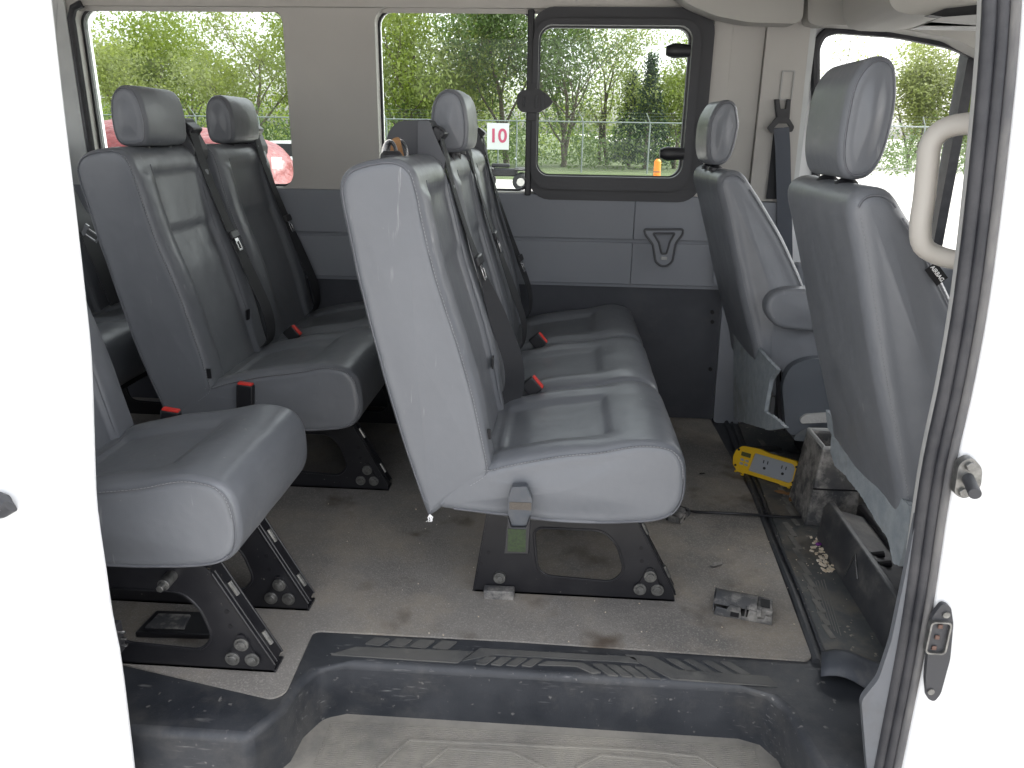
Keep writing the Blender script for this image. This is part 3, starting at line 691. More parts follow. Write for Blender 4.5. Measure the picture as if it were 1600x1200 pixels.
# contact plate
yc = 1.188
m_ = MB(); m_.plate(rpoly(xz([(1473,943),(1486,948),(1490,975),(1485,1030),(1470,1085),(1460,1097),(1449,1092),(1446,1062),(1450,1020),(1451,985),(1458,962)], yc), .008), [], 'y', yc, yc+.01); ct = van_part(m_, 'contact_plate', M['greyplastic'], bevel=.002)
a = xz([(1453,968),(1475,1020)], yc)
m_ = MB(); m_.plate(rrect(a[0][0],a[1][1],a[1][0],a[0][1],.008), [rrect(a[0][0]+.003,a[1][1]+.003,a[1][0]-.003,a[0][1]-.003,.006)], 'y', yc-.007, yc+.004); m_.build('contact_frame', M['bolt'], ct)
m_ = MB(); m_.plate(rrect(a[0][0]+.003,a[1][1]+.003,a[1][0]-.003,a[0][1]-.003,.006), [], 'y', yc-.001, yc+.003); m_.build('contact_recess', M['greyplastic'], ct)
for k in range(3):
    f = (k+.5)/3; z = a[0][1]*(1-f)+a[1][1]*f; x = (a[0][0]+a[1][0])/2-.001+(.5-f)*.004
    MB().box((x,yc-.003,z),(.008,.003,.008)).build('contact', M['contact'], ct, bevel=.001)
for px, py in ((1478,960),(1454,1080)):
    q = P(px, py, y=yc); o_ = MB().cyl((q.x,yc+.001,q.z),(q.x,yc-.003,q.z),.006,16).build('screw', M['bolt'], ct); 
# grab handle
gp = catmull([P(a, b, y=y_) for a, b, y_ in ((1560,188,1.34),(1520,192,1.36),(1478,200,1.375),(1455,222,1.38),(1449,262,1.38),(1444,310,1.38),(1438,352,1.38),(1442,384,1.38),(1468,400,1.375),(1505,408,1.36),(1545,412,1.34))], 40, False)
MB().tube(gp, .0195, 16, ry=.016).build('grab_handle', M['cream'], van)
swept([(.12,1.46),(.06,1.36),(.008,1.28),(-.008,1.262)], 'pillar_inner_trim', M['cream'], smooth=60)
# sliding door
ed = [(70,-60),(80,0),(97,150),(115,300),(132,450),(143,560),(148,700),(152,790),(166,890),(176,960),(188,1020),(200,1110),(214,1230),(220,1300)]
edz = [tuple(v) for v in catmull(xz(ed, 1.15), 40, False)]
m_ = MB(); m_.plate([(x_, z_) for x_, z_ in edz]+[(-2.3, edz[-1][1]), (-2.3, edz[0][1])], [rrect(-2.15,.92,-1.12,1.34,.06)], 'y', 1.142, 1.154); sd = van_part(m_, 'sliding_door', M['paint'], bevel=.004, seg=3)
m_ = MB(); m_.plate([(x_-.035, z_) for x_, z_ in edz]+[(-2.28, edz[-1][1]), (-2.28, edz[0][1])], [rrect(-2.15,.92,-1.12,1.34,.06)], 'y', 1.156, 1.19); m_.build('inner_frame', M['paint'], sd)
q = P(-12, 790, y=1.125)
m_ = MB(); m_.tube([q+Vector((dx,0,0)) for dx in (-.14,-.12,.0,.022,.032)], [.012,.026,.027,.02,.006], 16, ry=.02); m_.build('handle', M['greyplastic'], sd)
m_ = MB(); m_.tube([q+Vector((-.10,-.012,.001)),q+Vector((.026,-.015,.001))], .002, 6); m_.build('handle_line', M['bolt'], sd)
q = P(182, 1000, y=1.165)
m_ = MB(); m_.bb(q.x-.02, 1.157, q.z-.032, q.x+.004, 1.185, q.z+.032); pl = m_.build('contact_plunger', M['blackplastic'], sd, bevel=.004)
for k in (-1,0,1): MB().cyl((q.x+.004,1.17,q.z+k*.014),(q.x+.016,1.17,q.z+k*.014),.003,8).build('contact_pin', M['chrome'], pl)

# driver seat belt
t = thing('driver_seat_belt', (.80, 3.1, .9), 'black seat belt hanging from the pillar anchor behind the driver seat', 'seat belt')
yb = FW-.03
m_ = MB(); 
a = xz([(1211,155),(1218,155),(1220,170),(1228,170),(1230,155),(1236,155),(1234,185),(1214,185)], yb); m_.plate(a, [], 'y', yb, yb+.02); m_.build('anchor_fork', M['blackplastic'], t, bevel=.002)
m_ = MB(); a = xz([(1213,183),(1232,183),(1241,198),(1238,206),(1205,208),(1199,200)], yb-.01); b = xz([(1216,193),(1230,193),(1234,199),(1209,200)], yb-.01)
m_.plate(rpoly(a,.006), [b], 'y', yb-.012, yb); m_.build('guide_loop', M['blackplastic'], t, bevel=.002)
m_ = MB(); m_.ribbon([P(1221,200,y=yb-.012),P(1223,230,y=yb-.01),P(1225,310,y=FW-.035),P(1227,395,y=FW-.045),P(1228,480,y=FW-.05)], (1,0,0), .056, .001); m_.build('webbing', mat('grey_blue_webbing', (.09,.10,.12), .8, bump=.4, bscale=800, bdist=.0005), t)
m_ = MB(); q1, q2, q3 = P(1210,203,y=FW-.022), P(1197,311,y=FW-.022), P(1216,311,y=FW-.022); m_.add([q1+Vector((-.003,0,0)),q1+Vector((.004,0,0)),q3,q2], [(0,1,2,3)]); m_.build('twisted_webbing', M['belt'], t, fix=False)

# ================================================================== SEATS
BACK = [(-.290,.297),(-.304,.310),(-.338,.415),(-.378,.557),(-.403,.67),(-.427,.786),(-.448,.884),(-.463,.966),(-.473,1.031),(-.470,1.066),(-.452,1.09),(-.42,1.104),(-.372,1.113),(-.335,1.108),(-.308,1.080),(-.292,1.00),(-.262,.87),(-.207,.69),(-.162,.50),(-.148,.42),(-.165,.395),(-.235,.345)]
CUSH = [(-.268,.318),(-.20,.308),(-.097,.298),(.024,.290),(.144,.293),(.240,.306),(.282,.33),(.300,.372),(.300,.437),(.287,.478),(.255,.503),(.19,.508),(.105,.487),(0,.470),(-.08,.452),(-.16,.43),(-.20,.420),(-.24,.385),(-.275,.340)]
def frontx(z):
    pts = [(.42,-.148),(.50,-.162),(.69,-.207),(.87,-.262),(.99,-.300),(1.06,-.318),(1.10,-.340),(1.2,-.36)]
    if z <= pts[0][0]: return pts[0][1]
    for (a, b), (c, d) in zip(pts, pts[1:]):
        if z <= c: return b+(d-b)*(z-a)/(c-a)
    return pts[-1][1]
def leg_plate(t, dx, y, facing=-1, full=True):
    o = [(-.205,.0),(-.165,.262),(-.12,.30),(.15,.30),(.198,.262),(.322,.03),(.322,.0)]
    h = rpoly([(-.05,.205),(-.035,.065),(.16,.055),(.19,.09),(.168,.165),(.13,.205)], [.03,.04,.04,.03,.03,.03])
    o = [(a+dx, b) for a, b in o]; h = [(a+dx, b) for a, b in h]
    m_ = MB(); m_.plate(rpoly(o, .012), [h], 'y', y, y+.004)
    # flanges round the rim, toward the far side
    for (a, b) in (((-.205,.004),(-.165,.262)), ((.198,.262),(.322,.03))):
        A, B = Vector((a[0]+dx, a[1])), Vector((b[0]+dx, b[1])); d = (B-A).normalized(); nn = Vector((-d[1], d[0]))*.003
        m_.add([(p[0], yy, p[1]) for p in (A, B, B+nn, A+nn) for yy in (y, y+.045)], [(0,1,3,2),(2,3,5,4),(4,5,7,6),(6,7,1,0),(0,2,4,6),(1,3,5,7)])
    m_.tube([(h_[0], y+.001, h_[1]) for h_ in h], .004, 6, True)
    f0, f1 = Vector((.205+dx, 0, .255)), Vector((.325+dx, 0, .028))
    for yy in (y-.001, y+.012, y+.046): m_.tube([(f0.x, yy, f0.z), (f1.x, yy, f1.z)], .003, 6)
    m_.bb(-.20+dx, y, 0.0, .325+dx, y+.05, .012)
    lg = m_.build('leg', M['blackmetal'], t, bevel=.0015, seg=1)
    y_ = y-.001
    tri = rpoly([(.252+dx,.028),(.322-.028+dx,.028),(.262+dx,.105),(.248+dx,.105),(.215+dx,.028)], .014)
    b_ = MB(); b_.plate([(a, b) for a, b in tri], [], 'y', y-.006, y+.001); b_.build('bolt_boss', M['blackmetal'], lg, bevel=.002)
    for a, b in ((.232,.043),(.277,.043),(.256,.082)):
        b_ = MB(); b_.cyl((a+dx,y-.005,b),(a+dx,y-.010,b),.0165,20); b_.cyl((a+dx,y-.009,b),(a+dx,y-.015,b),.0105,20); b_.cyl((a+dx,y-.0145,b),(a+dx,y-.0155,b),.005,6)
        b_.build('bolt', M['bolt'], lg, bevel=.001)
    for a, b in ((.228,.16),(.232,.122),(-.165,.125),(-.185,.09)): MB().cyl((a+dx,y-.0004,b),(a+dx,y-.0012,b),.0055,12).build('punched_hole', M['black'], lg)
    b_ = MB(); b_.plate(rrect(.315+dx-.03,.0,.315+dx-.018,.0,.001), [], 'y', y, y+.001) if 0 else None
    # slot on the sloping front flange
    d = (f1-f0).normalized()
    for s_ in (.06, .20):
        c = f0+d*s_+Vector((.0022, y+.028, 0)); b_ = MB(); b_.tube([c-d*.018, c+d*.018], .0065, 8, ry=.0065); b_.build('flange_slot', M['bolt'], lg)
    return lg
def bench(name, label, n, dx, y0, w, pitch, hr, legs, buckles=(), towers=(), belts=(), cat='bench seat', group='passenger seats'):
    t = thing(name, (dx, y0+n*pitch/2, 0), label, cat, group)
    y1 = y0+(n-1)*pitch+w
    def dc(x, y, z, nx, nz):
        yy = min(max((y-y0)/pitch, 0), n-.001); i = int(yy); yc = y0+i*pitch+w/2; tt = (y-yc)/(w/2); X = x-dx
        tw = smst(.3, .75, nz); d = 0
        ins = smst(.64, .50, abs(tt))*smst(.140, .110, X)*smst(-.140, -.112, X)
        d -= .011*ins*tw
        d += .010*math.exp(-((abs(tt)-.8)/.16)**2)*tw*smst(.25,.0,X)
        fw = max(tw, smst(.3,.8,nx))
        for k in range(1, n):
            yb = y0+k*pitch-(pitch-w)/2; d -= .020*math.exp(-((y-yb)/.011)**2)*fw+.006*math.exp(-((y-yb)/.04)**2)*fw
        d -= .005*math.exp(-((X+.145)/.006)**2)*tw
        if nx > .3: d += .004*math.sin((z-.3)*14)*0
        return d+.0035*noise.noise(Vector((x*5, y*5, z*5)))+.0012*noise.noise(Vector((x*17, y*12, z*14)))
    cu = [(a+dx, b) for a, b in CUSH]
    pm = pad(cu, y0, y1, .024, 170, int(120*n), dc, .010)
    co = pm.build('cushion', M['leather'], t, smooth=80)
    # order ring by x
    ring = sorted([v for v in pm.seamring(y0+.004, .010) if v.z > .42 and v.x-dx > -.17], key=lambda v: v.x)
    sbuild(co, ring, Vector((0,-.002,.001)), .002, True)
    lo = sorted([v for v in pm.seamring(y0+.006, .010) if v.z < .34 and v.x-dx > -.24], key=lambda v: v.x); sbuild(co, lo, Vector((0,-.002,-.001)), .0035)
    fv = sorted([v for v in pm.seamring(y0+.004, .008) if v.x-dx > .27 and v.z < .50], key=lambda v: v.z); sbuild(co, fv, Vector((.001,-.002,0)), .0016)
    for k in range(1, n):
        yb = y0+k*pitch-(pitch-w)/2; rr = pm.seamring(yb, 0); rr = sorted([v for v in rr if v.z > .445 and v.x-dx > -.13], key=lambda v: v.x); sbuild(co, rr, Vector((0,0,.001)), .0016)
    for i in range(n):
        a0 = y0+i*pitch; yc = a0+w/2
        def db(x, y, z, nx, nz, yc=yc, i=i):
            tt = (y-yc)/(w/2); tw = smst(.45, .8, nx)*smst(1.06, 1.03, z); d = 0
            ins = smst(.63, .55, abs(tt))
            d -= (.009+.007*smst(.883, .876, z))*ins*tw
            d += .012*math.exp(-((abs(tt)-.78)/.16)**2)*tw*smst(.45,.6,z)
            d -= .006*math.exp(-((z-.88)/.005)**2)*ins*tw
            return d+.003*noise.noise(Vector((x*6, y*6+i*7, z*6)))+.001*noise.noise(Vector((x*20, y*20, z*16)))
        bp = [(a+dx, b) for a, b in BACK]
        pm = pad(bp, a0, a0+w, .022, 170, 80, db, .006)
        bo = pm.build('backrest', M['leather'], t, smooth=80)
        R = pm.seamring(a0+.004, .010)
        n_ = len(R); j = max(range(n_), key=lambda k: R[k].z); 
        fr = sorted([v for v in R if v.x-dx > frontx(v.z)-.06 and v.z > .36 and v.z < 1.09], key=lambda v: -v.z)
        sbuild(bo, fr, Vector((.001,-.002,0)), .0022, True)
        tp = sorted([v for v in R if v.z >= 1.045], key=lambda v: v.x); sbuild(bo, tp, Vector((0,-.002,.001)), .002)
        bk = sorted([v for v in R if v.x-dx <= frontx(v.z)-.12 and v.z < 1.06], key=lambda v: v.z); sbuild(bo, bk, Vector((-.001,-.002,0)), .0018)
        # insert seams on the front
        for sg in (-1, 1):
            yy = yc+sg*.60*w/2; rr = pm.seamring(yy, 0); rr = sorted([v for v in rr if v.x-dx > frontx(v.z)-.03 and .44 < v.z < 1.07], key=lambda v: v.z)
            sbuild(bo, rr, Vector((.0006,0,0)), .0013)
        if i in hr:
            hc = yc+hr[i][0]; hx = dx+hr[i][1]; z0, z1 = 1.117, 1.278
            hp = [(hx-.040,z0+.005),(hx-.052,z0+.05),(hx-.048,z0+.115),(hx-.030,z1-.012),(hx+.0,z1),(hx+.030,z1-.014),(hx+.045,z0+.11),(hx+.050,z0+.05),(hx+.040,z0+.006),(hx,z0-.004)]
            hm = pad(hp, hc-.128, hc+.128, .020, 90, 26, lambda x,y,z,nx,nz: .002*noise.noise(Vector((x*9,y*9,z*9)))+.006*math.exp(-((y-hc)/.09)**2)*max(0,nx), .010)
            ho = hm.build('headrest', M['leather'], t, smooth=80)
            R = hm.seamring(hc-.124, .008); sbuild(ho, R, Vector((0,-.001,0)), .0019, closed=True)
            for dy in (-.065, .065):
                MB().cyl((hx,hc+dy,1.08),(hx,hc+dy,z0+.02),.0065,10).build('post', M['blackplastic'], ho)
                MB().tube([(hx,hc+dy,1.104),(hx,hc+dy,1.112),(hx,hc+dy,1.119)],[.022,.021,.013],14).build('guide_collar', M['blackplastic'], bo)
        if i in towers:
            ty = a0+w-.045
            m_ = MB(); m_.plate(rpoly([(dx-.458,1.07),(dx-.452,1.160),(dx-.425,1.190),(dx-.345,1.196),(dx-.332,1.160),(dx-.305,1.10),(dx-.31,1.06)], [.02,.03,.03,.008,.01,.01,.02]), [], 'y', ty-.045, ty+.055)
            to = m_.build('belt_tower', M['greyplastic'], t, bevel=.014, seg=4)
            m_ = MB(); m_.box((dx-.330,ty,1.158),(.035,.075,.040), Matrix.Rotation(math.radians(38),3,'Y')); m_.build('belt_outlet', M['blackplastic'], to, bevel=.006, seg=2)
            m_ = MB(); m_.plate(rpoly([(dx-.375,1.07),(dx-.372,1.192),(dx-.343,1.192),(dx-.330,1.160),(dx-.303,1.10),(dx-.308,1.07)], .006), [], 'y', ty-.050, ty-.042); m_.build('tower_cheek', M['cheek'], to, bevel=.003)
    for y in legs: leg_plate(t, dx+(legs[y] if isinstance(legs, dict) else 0), y)
    m_ = MB(); ls = list(legs); m_.tube([(dx+.0,ls[0]+.02,.275),(dx+.0,ls[-1]+.04,.275)], .018, 10); m_.bb(dx-.15, ls[0]+.01, .262, dx+.2, ls[-1]+.04, .29); m_.build('cross_frame', M['blackmetal'], t)
    for bx in buckles:
        x, y, z, hh, tilt = bx
        R3 = Matrix.Rotation(math.radians(tilt), 3, 'Y')
        m_ = MB(); m_.box((x,y,z),(.05,.024,hh), R3); bo = m_.build('buckle', M['blackplastic'], t, bevel=.005, seg=3)
        m_ = MB(); m_.box(Vector((x,y,z))+R3@Vector((0,0,hh/2-.001)),(.044,.019,.012), R3); m_.build('release_button', M['red'], bo, bevel=.003, seg=2)
    for bl in belts:   # list of (x,y,z) + tongue index param
        pts, wv, tong = bl; pts = [Vector(p)+Vector((dx,0,0)) for p in pts]
        pp = catmull(pts, 50, False); nw = len(wv)
        wvv = [Vector(wv[min(int(k/50*(nw-1)), nw-2)]).lerp(Vector(wv[min(int(k/50*(nw-1)), nw-2)+1]), k/50*(nw-1)-min(int(k/50*(nw-1)), nw-2)) for k in range(50)]
        m_ = MB(); m_.ribbon([v+Vector((.006,0,0)) for v in pp], wvv, .055, .0012); be = m_.build('seat_belt', M['belt'], t, smooth=50)
        k = int(tong*50); p = pp[k]+Vector((.006,0,0)); d = (pp[k+1]-pp[k-1]).normalized(); wd = (wvv[k]-d*wvv[k].dot(d)).normalized(); nn = d.cross(wd)
        if nn.x < 0: nn = -nn
        RR = Matrix((wd, nn, d)).transposed()
        m_ = MB(); m_.box(p+nn*.005, (.056,.012,.026), RR); to = m_.build('tongue', M['blackplastic'], be, bevel=.004, seg=3)
        q = p+nn*.006+d*.032; m_ = MB()
        for sg in (-1, 1): m_.box(q+wd*.010*sg, (.006,.003,.042), RR)
        m_.box(q+d*.020, (.026,.003,.007), RR); m_.box(q-d*.014, (.026,.003,.014), RR); m_.build('tongue_blade', M['chrome'], to, bevel=.001)
        p2 = pts[-1]
    return t
def belt_path(y, ybot, zt=.47, fwd=.03):
    return [(-.325,y,1.165),(frontx(1.06)+.016,y,1.06),(frontx(.95)+.018,y+.002,.95),(frontx(.82)+.022,y+.006,.82),(frontx(.68)+.03,y+.012,.68),(frontx(.56)+.045,ybot,.56),(frontx(.5)+fwd,ybot+.004,zt),(frontx(.5)-.01,ybot-.01,zt-.04)]
wv_ = [(0,1,0),(0,1,0),(0,1,0),(.3,.9,0),(.9,.4,.1),(1,.2,.2),(1,.1,.2)]
wv2 = [(0,1,0),(0,1,0),(0,1,0),(0.1,1,0),(.3,1,0),(.2,1,0),(0.1,1,0)]
R1 = 1.62
b1 = bench('bench_seat', 'light grey three-seat bench nearest the step with one headrest at its middle place', 3, 0, R1, .478, .50,
      {1: (-.055, -.318)}, [1.76, 2.80],
      buckles=[(-.075, R1+.50-.035, .478, .045, 50), (-.075, R1+1.0-.035, .478, .045, 50)],
      towers=(0, 1, 2),
      belts=[(belt_path(R1+.415, R1+.42), wv_, .42), (belt_path(R1+.925, R1+.93), wv2, .42), (belt_path(R1+1.42, R1+1.42), wv2, .62)])
def tag_quad(mb, c, r, u, w, h, th=.001): mb.box(c, (w, th, h), Matrix((Vector(r), Vector(r).cross(Vector(u)), Vector(u))).transposed())
# bezel and loops on the near place
q = Vector((-.396, 1.80, 1.112))
bz = MB().tube([q+Vector((0,0,-.006)),q+Vector((0,0,.004)),q+Vector((0,0,.012))],[.026,.025,.018],18).build('guide_collar', M['blackplastic'], b1)
for dy in (.0, .13):
    c = Vector((-.398, 1.80+dy*.9, 1.11))
    m_ = MB(); m_.tube([c+Vector((.014*math.cos(a),0,.033*math.sin(a))) for a in [math.pi*k/14 for k in range(15)]], .0022, 8, ry=.008); m_.build('release_loop', M['clear'] if 0 else M['chrome'], b1)
m_ = MB(); m_.plate(rpoly([(-.415,1.10),(-.408,1.15),(-.39,1.155),(-.378,1.10)],.01), [], 'y', 1.86, 1.866); m_.build('brown_clip', M['leafdry'], b1)
# near seat side: buckle stalk with green label
ys = 1.592
m_ = MB(); m_.plate(rpoly(xz([(800,758),(823,757),(832,778),(831,800),(824,826),(802,826),(795,800),(794,778)], ys), .006), [], 'y', ys-.010, ys+.012); bk = m_.build('buckle_stalk', mat('slate_plastic', (.055,.065,.08), .4, col2=(.09,.095,.105), nscale=30), b1, bevel=.004, seg=3)
a, b = xz([(796,781),(831,794)], ys); m_ = MB(); m_.bb(a[0]+.001, ys-.0115, b[1], b[0]-.001, ys-.0095, a[1]); m_.build('worn_band', M['crumb'] if 0 else mat('worn_fibre', (.12,.105,.09), .95, bump=1, bscale=500, bdist=.002), bk)
m_ = MB(); m_.plate(xz([(794,806),(799,822),(822,822),(829,804),(827,864),(788,864)], ys-.012), [], 'y', ys-.020, ys-.004); b2 = m_.build('buckle_holder', M['blackplastic'], bk, bevel=.003)
a, b = xz([(794,826),(821,862)], ys-.02); m_ = MB(); m_.bb(a[0], ys-.0215, b[1], b[0], ys-.0195, a[1]); m_.build('green_label', M['green'], bk)
# frayed stitching at the bottom corner
m_ = MB(); q = Vector((-.292,1.618,.304)); rg = random.Random(2)
for k in range(9): m_.tube([q, q+Vector((rg.uniform(-.005,.008),rg.uniform(-.006,.0),-.006)), q+Vector((rg.uniform(-.010,.013),rg.uniform(-.009,.0),-.016))], [.0013,.001,.0004], 5)
m_.build('frayed_thread', M['white'], b1)
m_ = MB()
m_.box((frontx(.5)+.006, 1.655, .50), (.008,.002,.026)); m_.build('care_tag', M['black'], b1)
m_ = MB(); m_.box((frontx(.575)+.002, R1+.370, .575), (.004,.028,.030)); m_.build('anchor_tag', M['blackplastic'], b1)
m_ = MB(); m_.cyl((-.135,1.762,.056),(-.135,1.748,.056),.016,18); m_.cyl((-.135,1.749,.056),(-.135,1.744,.056),.009,6); m_.build('floor_bolt', M['bolt'], b1, bevel=.001)
m_ = MB(); m_.bb(-.175,1.728,.002,-.095,1.758,.030); m_.build('latch_block', M['dirtplastic'], b1, bevel=.003)
m_ = MB(); m_.tube([(-.13,1.70,.272),(-.10,1.70,.262),(-.03,1.70,.262),(.08,1.70,.262),(.10,1.72,.27)], .004, 6); m_.build('release_wire', M['bolt'], b1)

D3 = -.885
b3 = bench('bench_seat', 'darker two-seat bench by the far wall behind the front bench, both headrests fitted', 2, D3, 2.12, .47, .54,
      {0: (-.01, -.355), 1: (.05, -.355)}, [2.33, 2.95], towers=(0, 1),
      buckles=[(D3-.042, 2.103, .405, .085, 6), (D3-.07, 2.12+.49, .470, .045, 50)],
      belts=[(belt_path(2.12+.41, 2.12+.42), wv2, .45), (belt_path(2.64+.41, 2.64+.42), wv2, .45)])
m_ = MB(); m_.box((D3+frontx(.565)+.002, 2.12+.37, .565), (.004,.030,.034)); m_.build('anchor_tag', M['blackplastic'], b3)
m_ = MB(); m_.box((D3-.155, 2.122, .47), (.012,.004,.03)); m_.build('care_tag', M['black'], b3)
b2s = bench('single_seat', 'single grey passenger seat at the left, cut off by the sliding door', 1, -.935, 1.34, .45, .45,
      {}, [1.40, 1.635], buckles=[(-1.02, 1.835, .415, .09, 8)], cat='seat')
b4 = bench('bench_seat', 'shadowed bench at the very back behind the two-seat bench', 2, -1.77, 2.12, .47, .52,
      {}, [2.33, 2.95], towers=(), belts=[(belt_path(2.12+.30, 2.12+.42), wv2, .45)])
pts = [P(88,262,y=2.72), P(112,320,y=2.70), P(134,352,y=2.68), P(160,410,y=2.68), P(185,470,y=2.70)]
m_ = MB(); m_.ribbon(catmull(pts, 24, False), (0,1,0), .11, .0012); rb = m_.build('seat_belt', M['belt'], b4, smooth=50)
A_, B_ = P(120,352,y=2.63), P(150,372,y=2.63); d_ = (B_-A_).normalized(); n_ = Vector((0,-1,0)); w_ = d_.cross(n_); RR = Matrix((w_, n_, d_)).transposed()
m_ = MB()
for sg in (-1, 1): m_.box(B_-d_*.018+w_*.012*sg, (.007,.003,.050), RR)
m_.box(B_+d_*.006, (.031,.003,.008), RR); m_.box(B_-d_*.045, (.05,.004,.016), RR); m_.build('tongue_blade', M['chrome'], rb, bevel=.001)
m_ = MB(); m_.cyl((-.82,1.405,.245),(-.82,1.36,.245),.013,12); m_.cyl((-.82,1.362,.245),(-.82,1.345,.245),.008,6); m_.build('pivot_bolt', M['bolt'], b2s, bevel=.001)

# ---------------- front seats
FB = [(.735,.40),(.70,.50),(.632,.70),(.582,.86),(.545,.98),(.522,1.05),(.525,1.085),(.555,1.102),(.595,1.093),(.635,1.045),(.685,.98),(.755,.875),(.84,.72),(.92,.55),(.95,.42),(.85,.36)]
def front_seat(name, label, dx, y0, y1, hx, hy0, hy1, z0, z1, dz=0):
    t = thing(name, (dx+.8, (y0+y1)/2, 0), label, 'seat', 'front seats')
    def d_(x, y, z, nx, nz): return .003*noise.noise(Vector((x*5,y*5,z*5)))+.0012*noise.noise(Vector((x*15,y*15,z*13)))
    pm = pad([(a+dx, b+dz) for a, b in FB], y0, y1, .034, 150, 50, d_, .014)
    bo = pm.build('backrest', M['leather'], t, smooth=80)
    R = pm.seamring(y0+.006, .014); j = min(range(len(R)), key=lambda k: (R[k].z-(.42+dz))**2+(R[k].x-(.75+dx))**2); R = R[j:]+R[:j]
    bk = [v for v in R if (v.x-dx) < 1.30-.62*(v.z-dz)*1.0-.0 and v.z > .42]
    # rear edge seam and front edge seam
    re = sorted(pm.sel(y0+.010, .020, lambda v, n_: n_[0] < -.3 and .44 < v.z < 1.06+dz), key=lambda v: v.z)
    sbuild(bo, re, Vector((-.001,-.003,0)), .0024, True)
    tp = sorted([v for v in R if v.z >= 1.065+dz], key=lambda v: v.x); sbuild(bo, tp, Vector((0,-.003,.001)), .002)
    fr = sorted(pm.sel(y0+.006, .014, lambda v, n_: n_[0] > .3 and .6 < v.z < 1.05+dz), key=lambda v: -v.z)
    sbuild(bo, fr, Vector((.001,-.003,0)), .0024, True)
    hp = [(hx-.026,z0),(hx-.046,z0+.035),(hx-.050,z0+.10),(hx-.044,z1-.05),(hx-.022,z1-.010),(hx+.006,z1),(hx+.032,z1-.014),(hx+.046,z1-.06),(hx+.048,z0+.11),(hx+.038,z0+.04),(hx+.014,z0+.002)]
    hm = pad(hp, hy0, hy1, .022, 100, 26, lambda x,y,z,nx,nz: .002*noise.noise(Vector((x*9,y*9,z*9))), .014)
    ho = hm.build('headrest', M['leather'], t, smooth=80)
    R = hm.seamring(hy0+.004, .009); sbuild(ho, R, Vector((0,-.001,0)), .002, closed=True)
    hc = (hy0+hy1)/2
    for dy in (-.06, .06):
        MB().cyl((hx-.005,hc+dy,z0-.04),(hx-.005,hc+dy,z0+.02),.007,10).build('post', M['chrome'], ho)
        MB().tube([(hx-.005,hc+dy,z0-.022),(hx-.005,hc+dy,z0-.012),(hx-.005,hc+dy,z0-.004)],[.024,.023,.014],14).build('guide_collar', M['blackplastic'], bo)
    m_ = MB(); cuh = [(.90+dx,.26),(1.15+dx,.24),(1.22+dx,.32),(1.2+dx,.42),(1.1+dx,.44),(.95+dx,.42),(.89+dx,.36)]
    pad(cuh, y0+.01, y1-.01, .04, 60, 20, None, .01).build('cushion', M['leather'], t, smooth=80)
    MB().bb(dx+1.0, y0+.04, .0, dx+1.25, y1-.04, .27).build('pedestal', M['blackplastic'], t, bevel=.01)
    return t
ps = front_seat('front_seat', 'grey front passenger seat with tall headrest beside the grab handle', .010, 1.49, 1.95, .580, 1.60, 1.85, 1.093, 1.315, -.020)
ds = front_seat('front_seat', 'grey driver seat beyond the passenger seat with round armrest pad', -.055, 2.45, 2.95, .492, 2.58, 2.82, 1.080, 1.275, -.035)
# airbag tag
q = P(1463,428,y=1.485); u1 = (P(1473,440,y=1.485)-P(1452,412,y=1.485)).normalized(); up_ = Vector((0,-1,0)).cross(u1); up_ = -up_ if up_.x < 0 else up_
m_ = MB(); m_.box(q, (.040,.0015,.024), Matrix((u1, Vector((0,1,0)), up_)).transposed()); tg = m_.build('airbag_tag', M['black'], ps)
m_ = MB(); put_text(m_, 'AIRBAG', .0105, q+Vector((0,-.0018,0))+up_*.001, u1, up_, .0003); m_.build('airbag_text', M['white'], tg, smooth=0)
# torn skirt of the passenger seat (hangs behind the seat base)
def skirt(t, name, pts, x, th, mt, sd, bulge=.012):
    q = [(P(a, b, x=x).y, P(a, b, x=x).z) for a, b in pts]
    rg = random.Random(sd); out = []
    for i in range(len(q)):
        a, b = Vector(q[i]), Vector(q[(i+1) % len(q)]); k = max(1, int((b-a).length/.008))
        for j in range(k): 
            p = a.lerp(b, j/k); out.append((p[0]+rg.uniform(-.0015,.0015), p[1]+rg.uniform(-.002,.002)))
    m_ = MB(); m_.plate(out, [], 'x', x, x+th); return m_.build(name, mt, t, smooth=50)
skirt(ps, 'torn_skirt', [(1290,640),(1330,690),(1375,745),(1420,790),(1421,812),(1412,860),(1404,884),(1395,880),(1388,845),(1360,800),(1345,775),(1320,742),(1304,728),(1297,705),(1299,680),(1293,668)], .725, .012, M['fabric'], 3)
skirt(ds, 'torn_skirt', [(1146,500),(1168,520),(1190,552),(1214,578),(1203,594),(1197,625),(1194,643),(1206,650),(1218,660),(1226,668),(1200,672),(1146,655)], .645, .012, M['fabric'], 5)
# armrest and recliner cover of the driver seat
def blob(t, name, pts, y, th, mt, bev=.012):
    m_ = MB(); m_.plate(rpoly(xz(pts, y), .03, 6), [], 'y', y, y+th); return m_.build(name, mt, t, bevel=bev, seg=4)
ar = pad(xz([(1196,484),(1203,462),(1225,452),(1260,451),(1300,453),(1320,484),(1300,516),(1240,515),(1210,507)], 2.40), 2.39, 2.46, .016, 80, 8, None, .006).build('armrest', M['leather'], ds, smooth=80)
q = catmull(xz([(1199,484),(1208,461),(1240,455),(1300,457),(1318,512),(1240,511),(1212,505)], 2.398), 50); m_ = MB(); m_.tube([(a, 2.403, b) for a, b in q], .0022, 6, True); m_.build('seam', M['seam'], ar)
blob(ds, 'recliner_cover', [(1222,600),(1235,572),(1265,560),(1300,562),(1330,600),(1320,660),(1260,668),(1240,682),(1228,672)], 2.41, .05, mat('slate_cover', (.085,.095,.11), .5, bump=.2, bscale=300), .014)
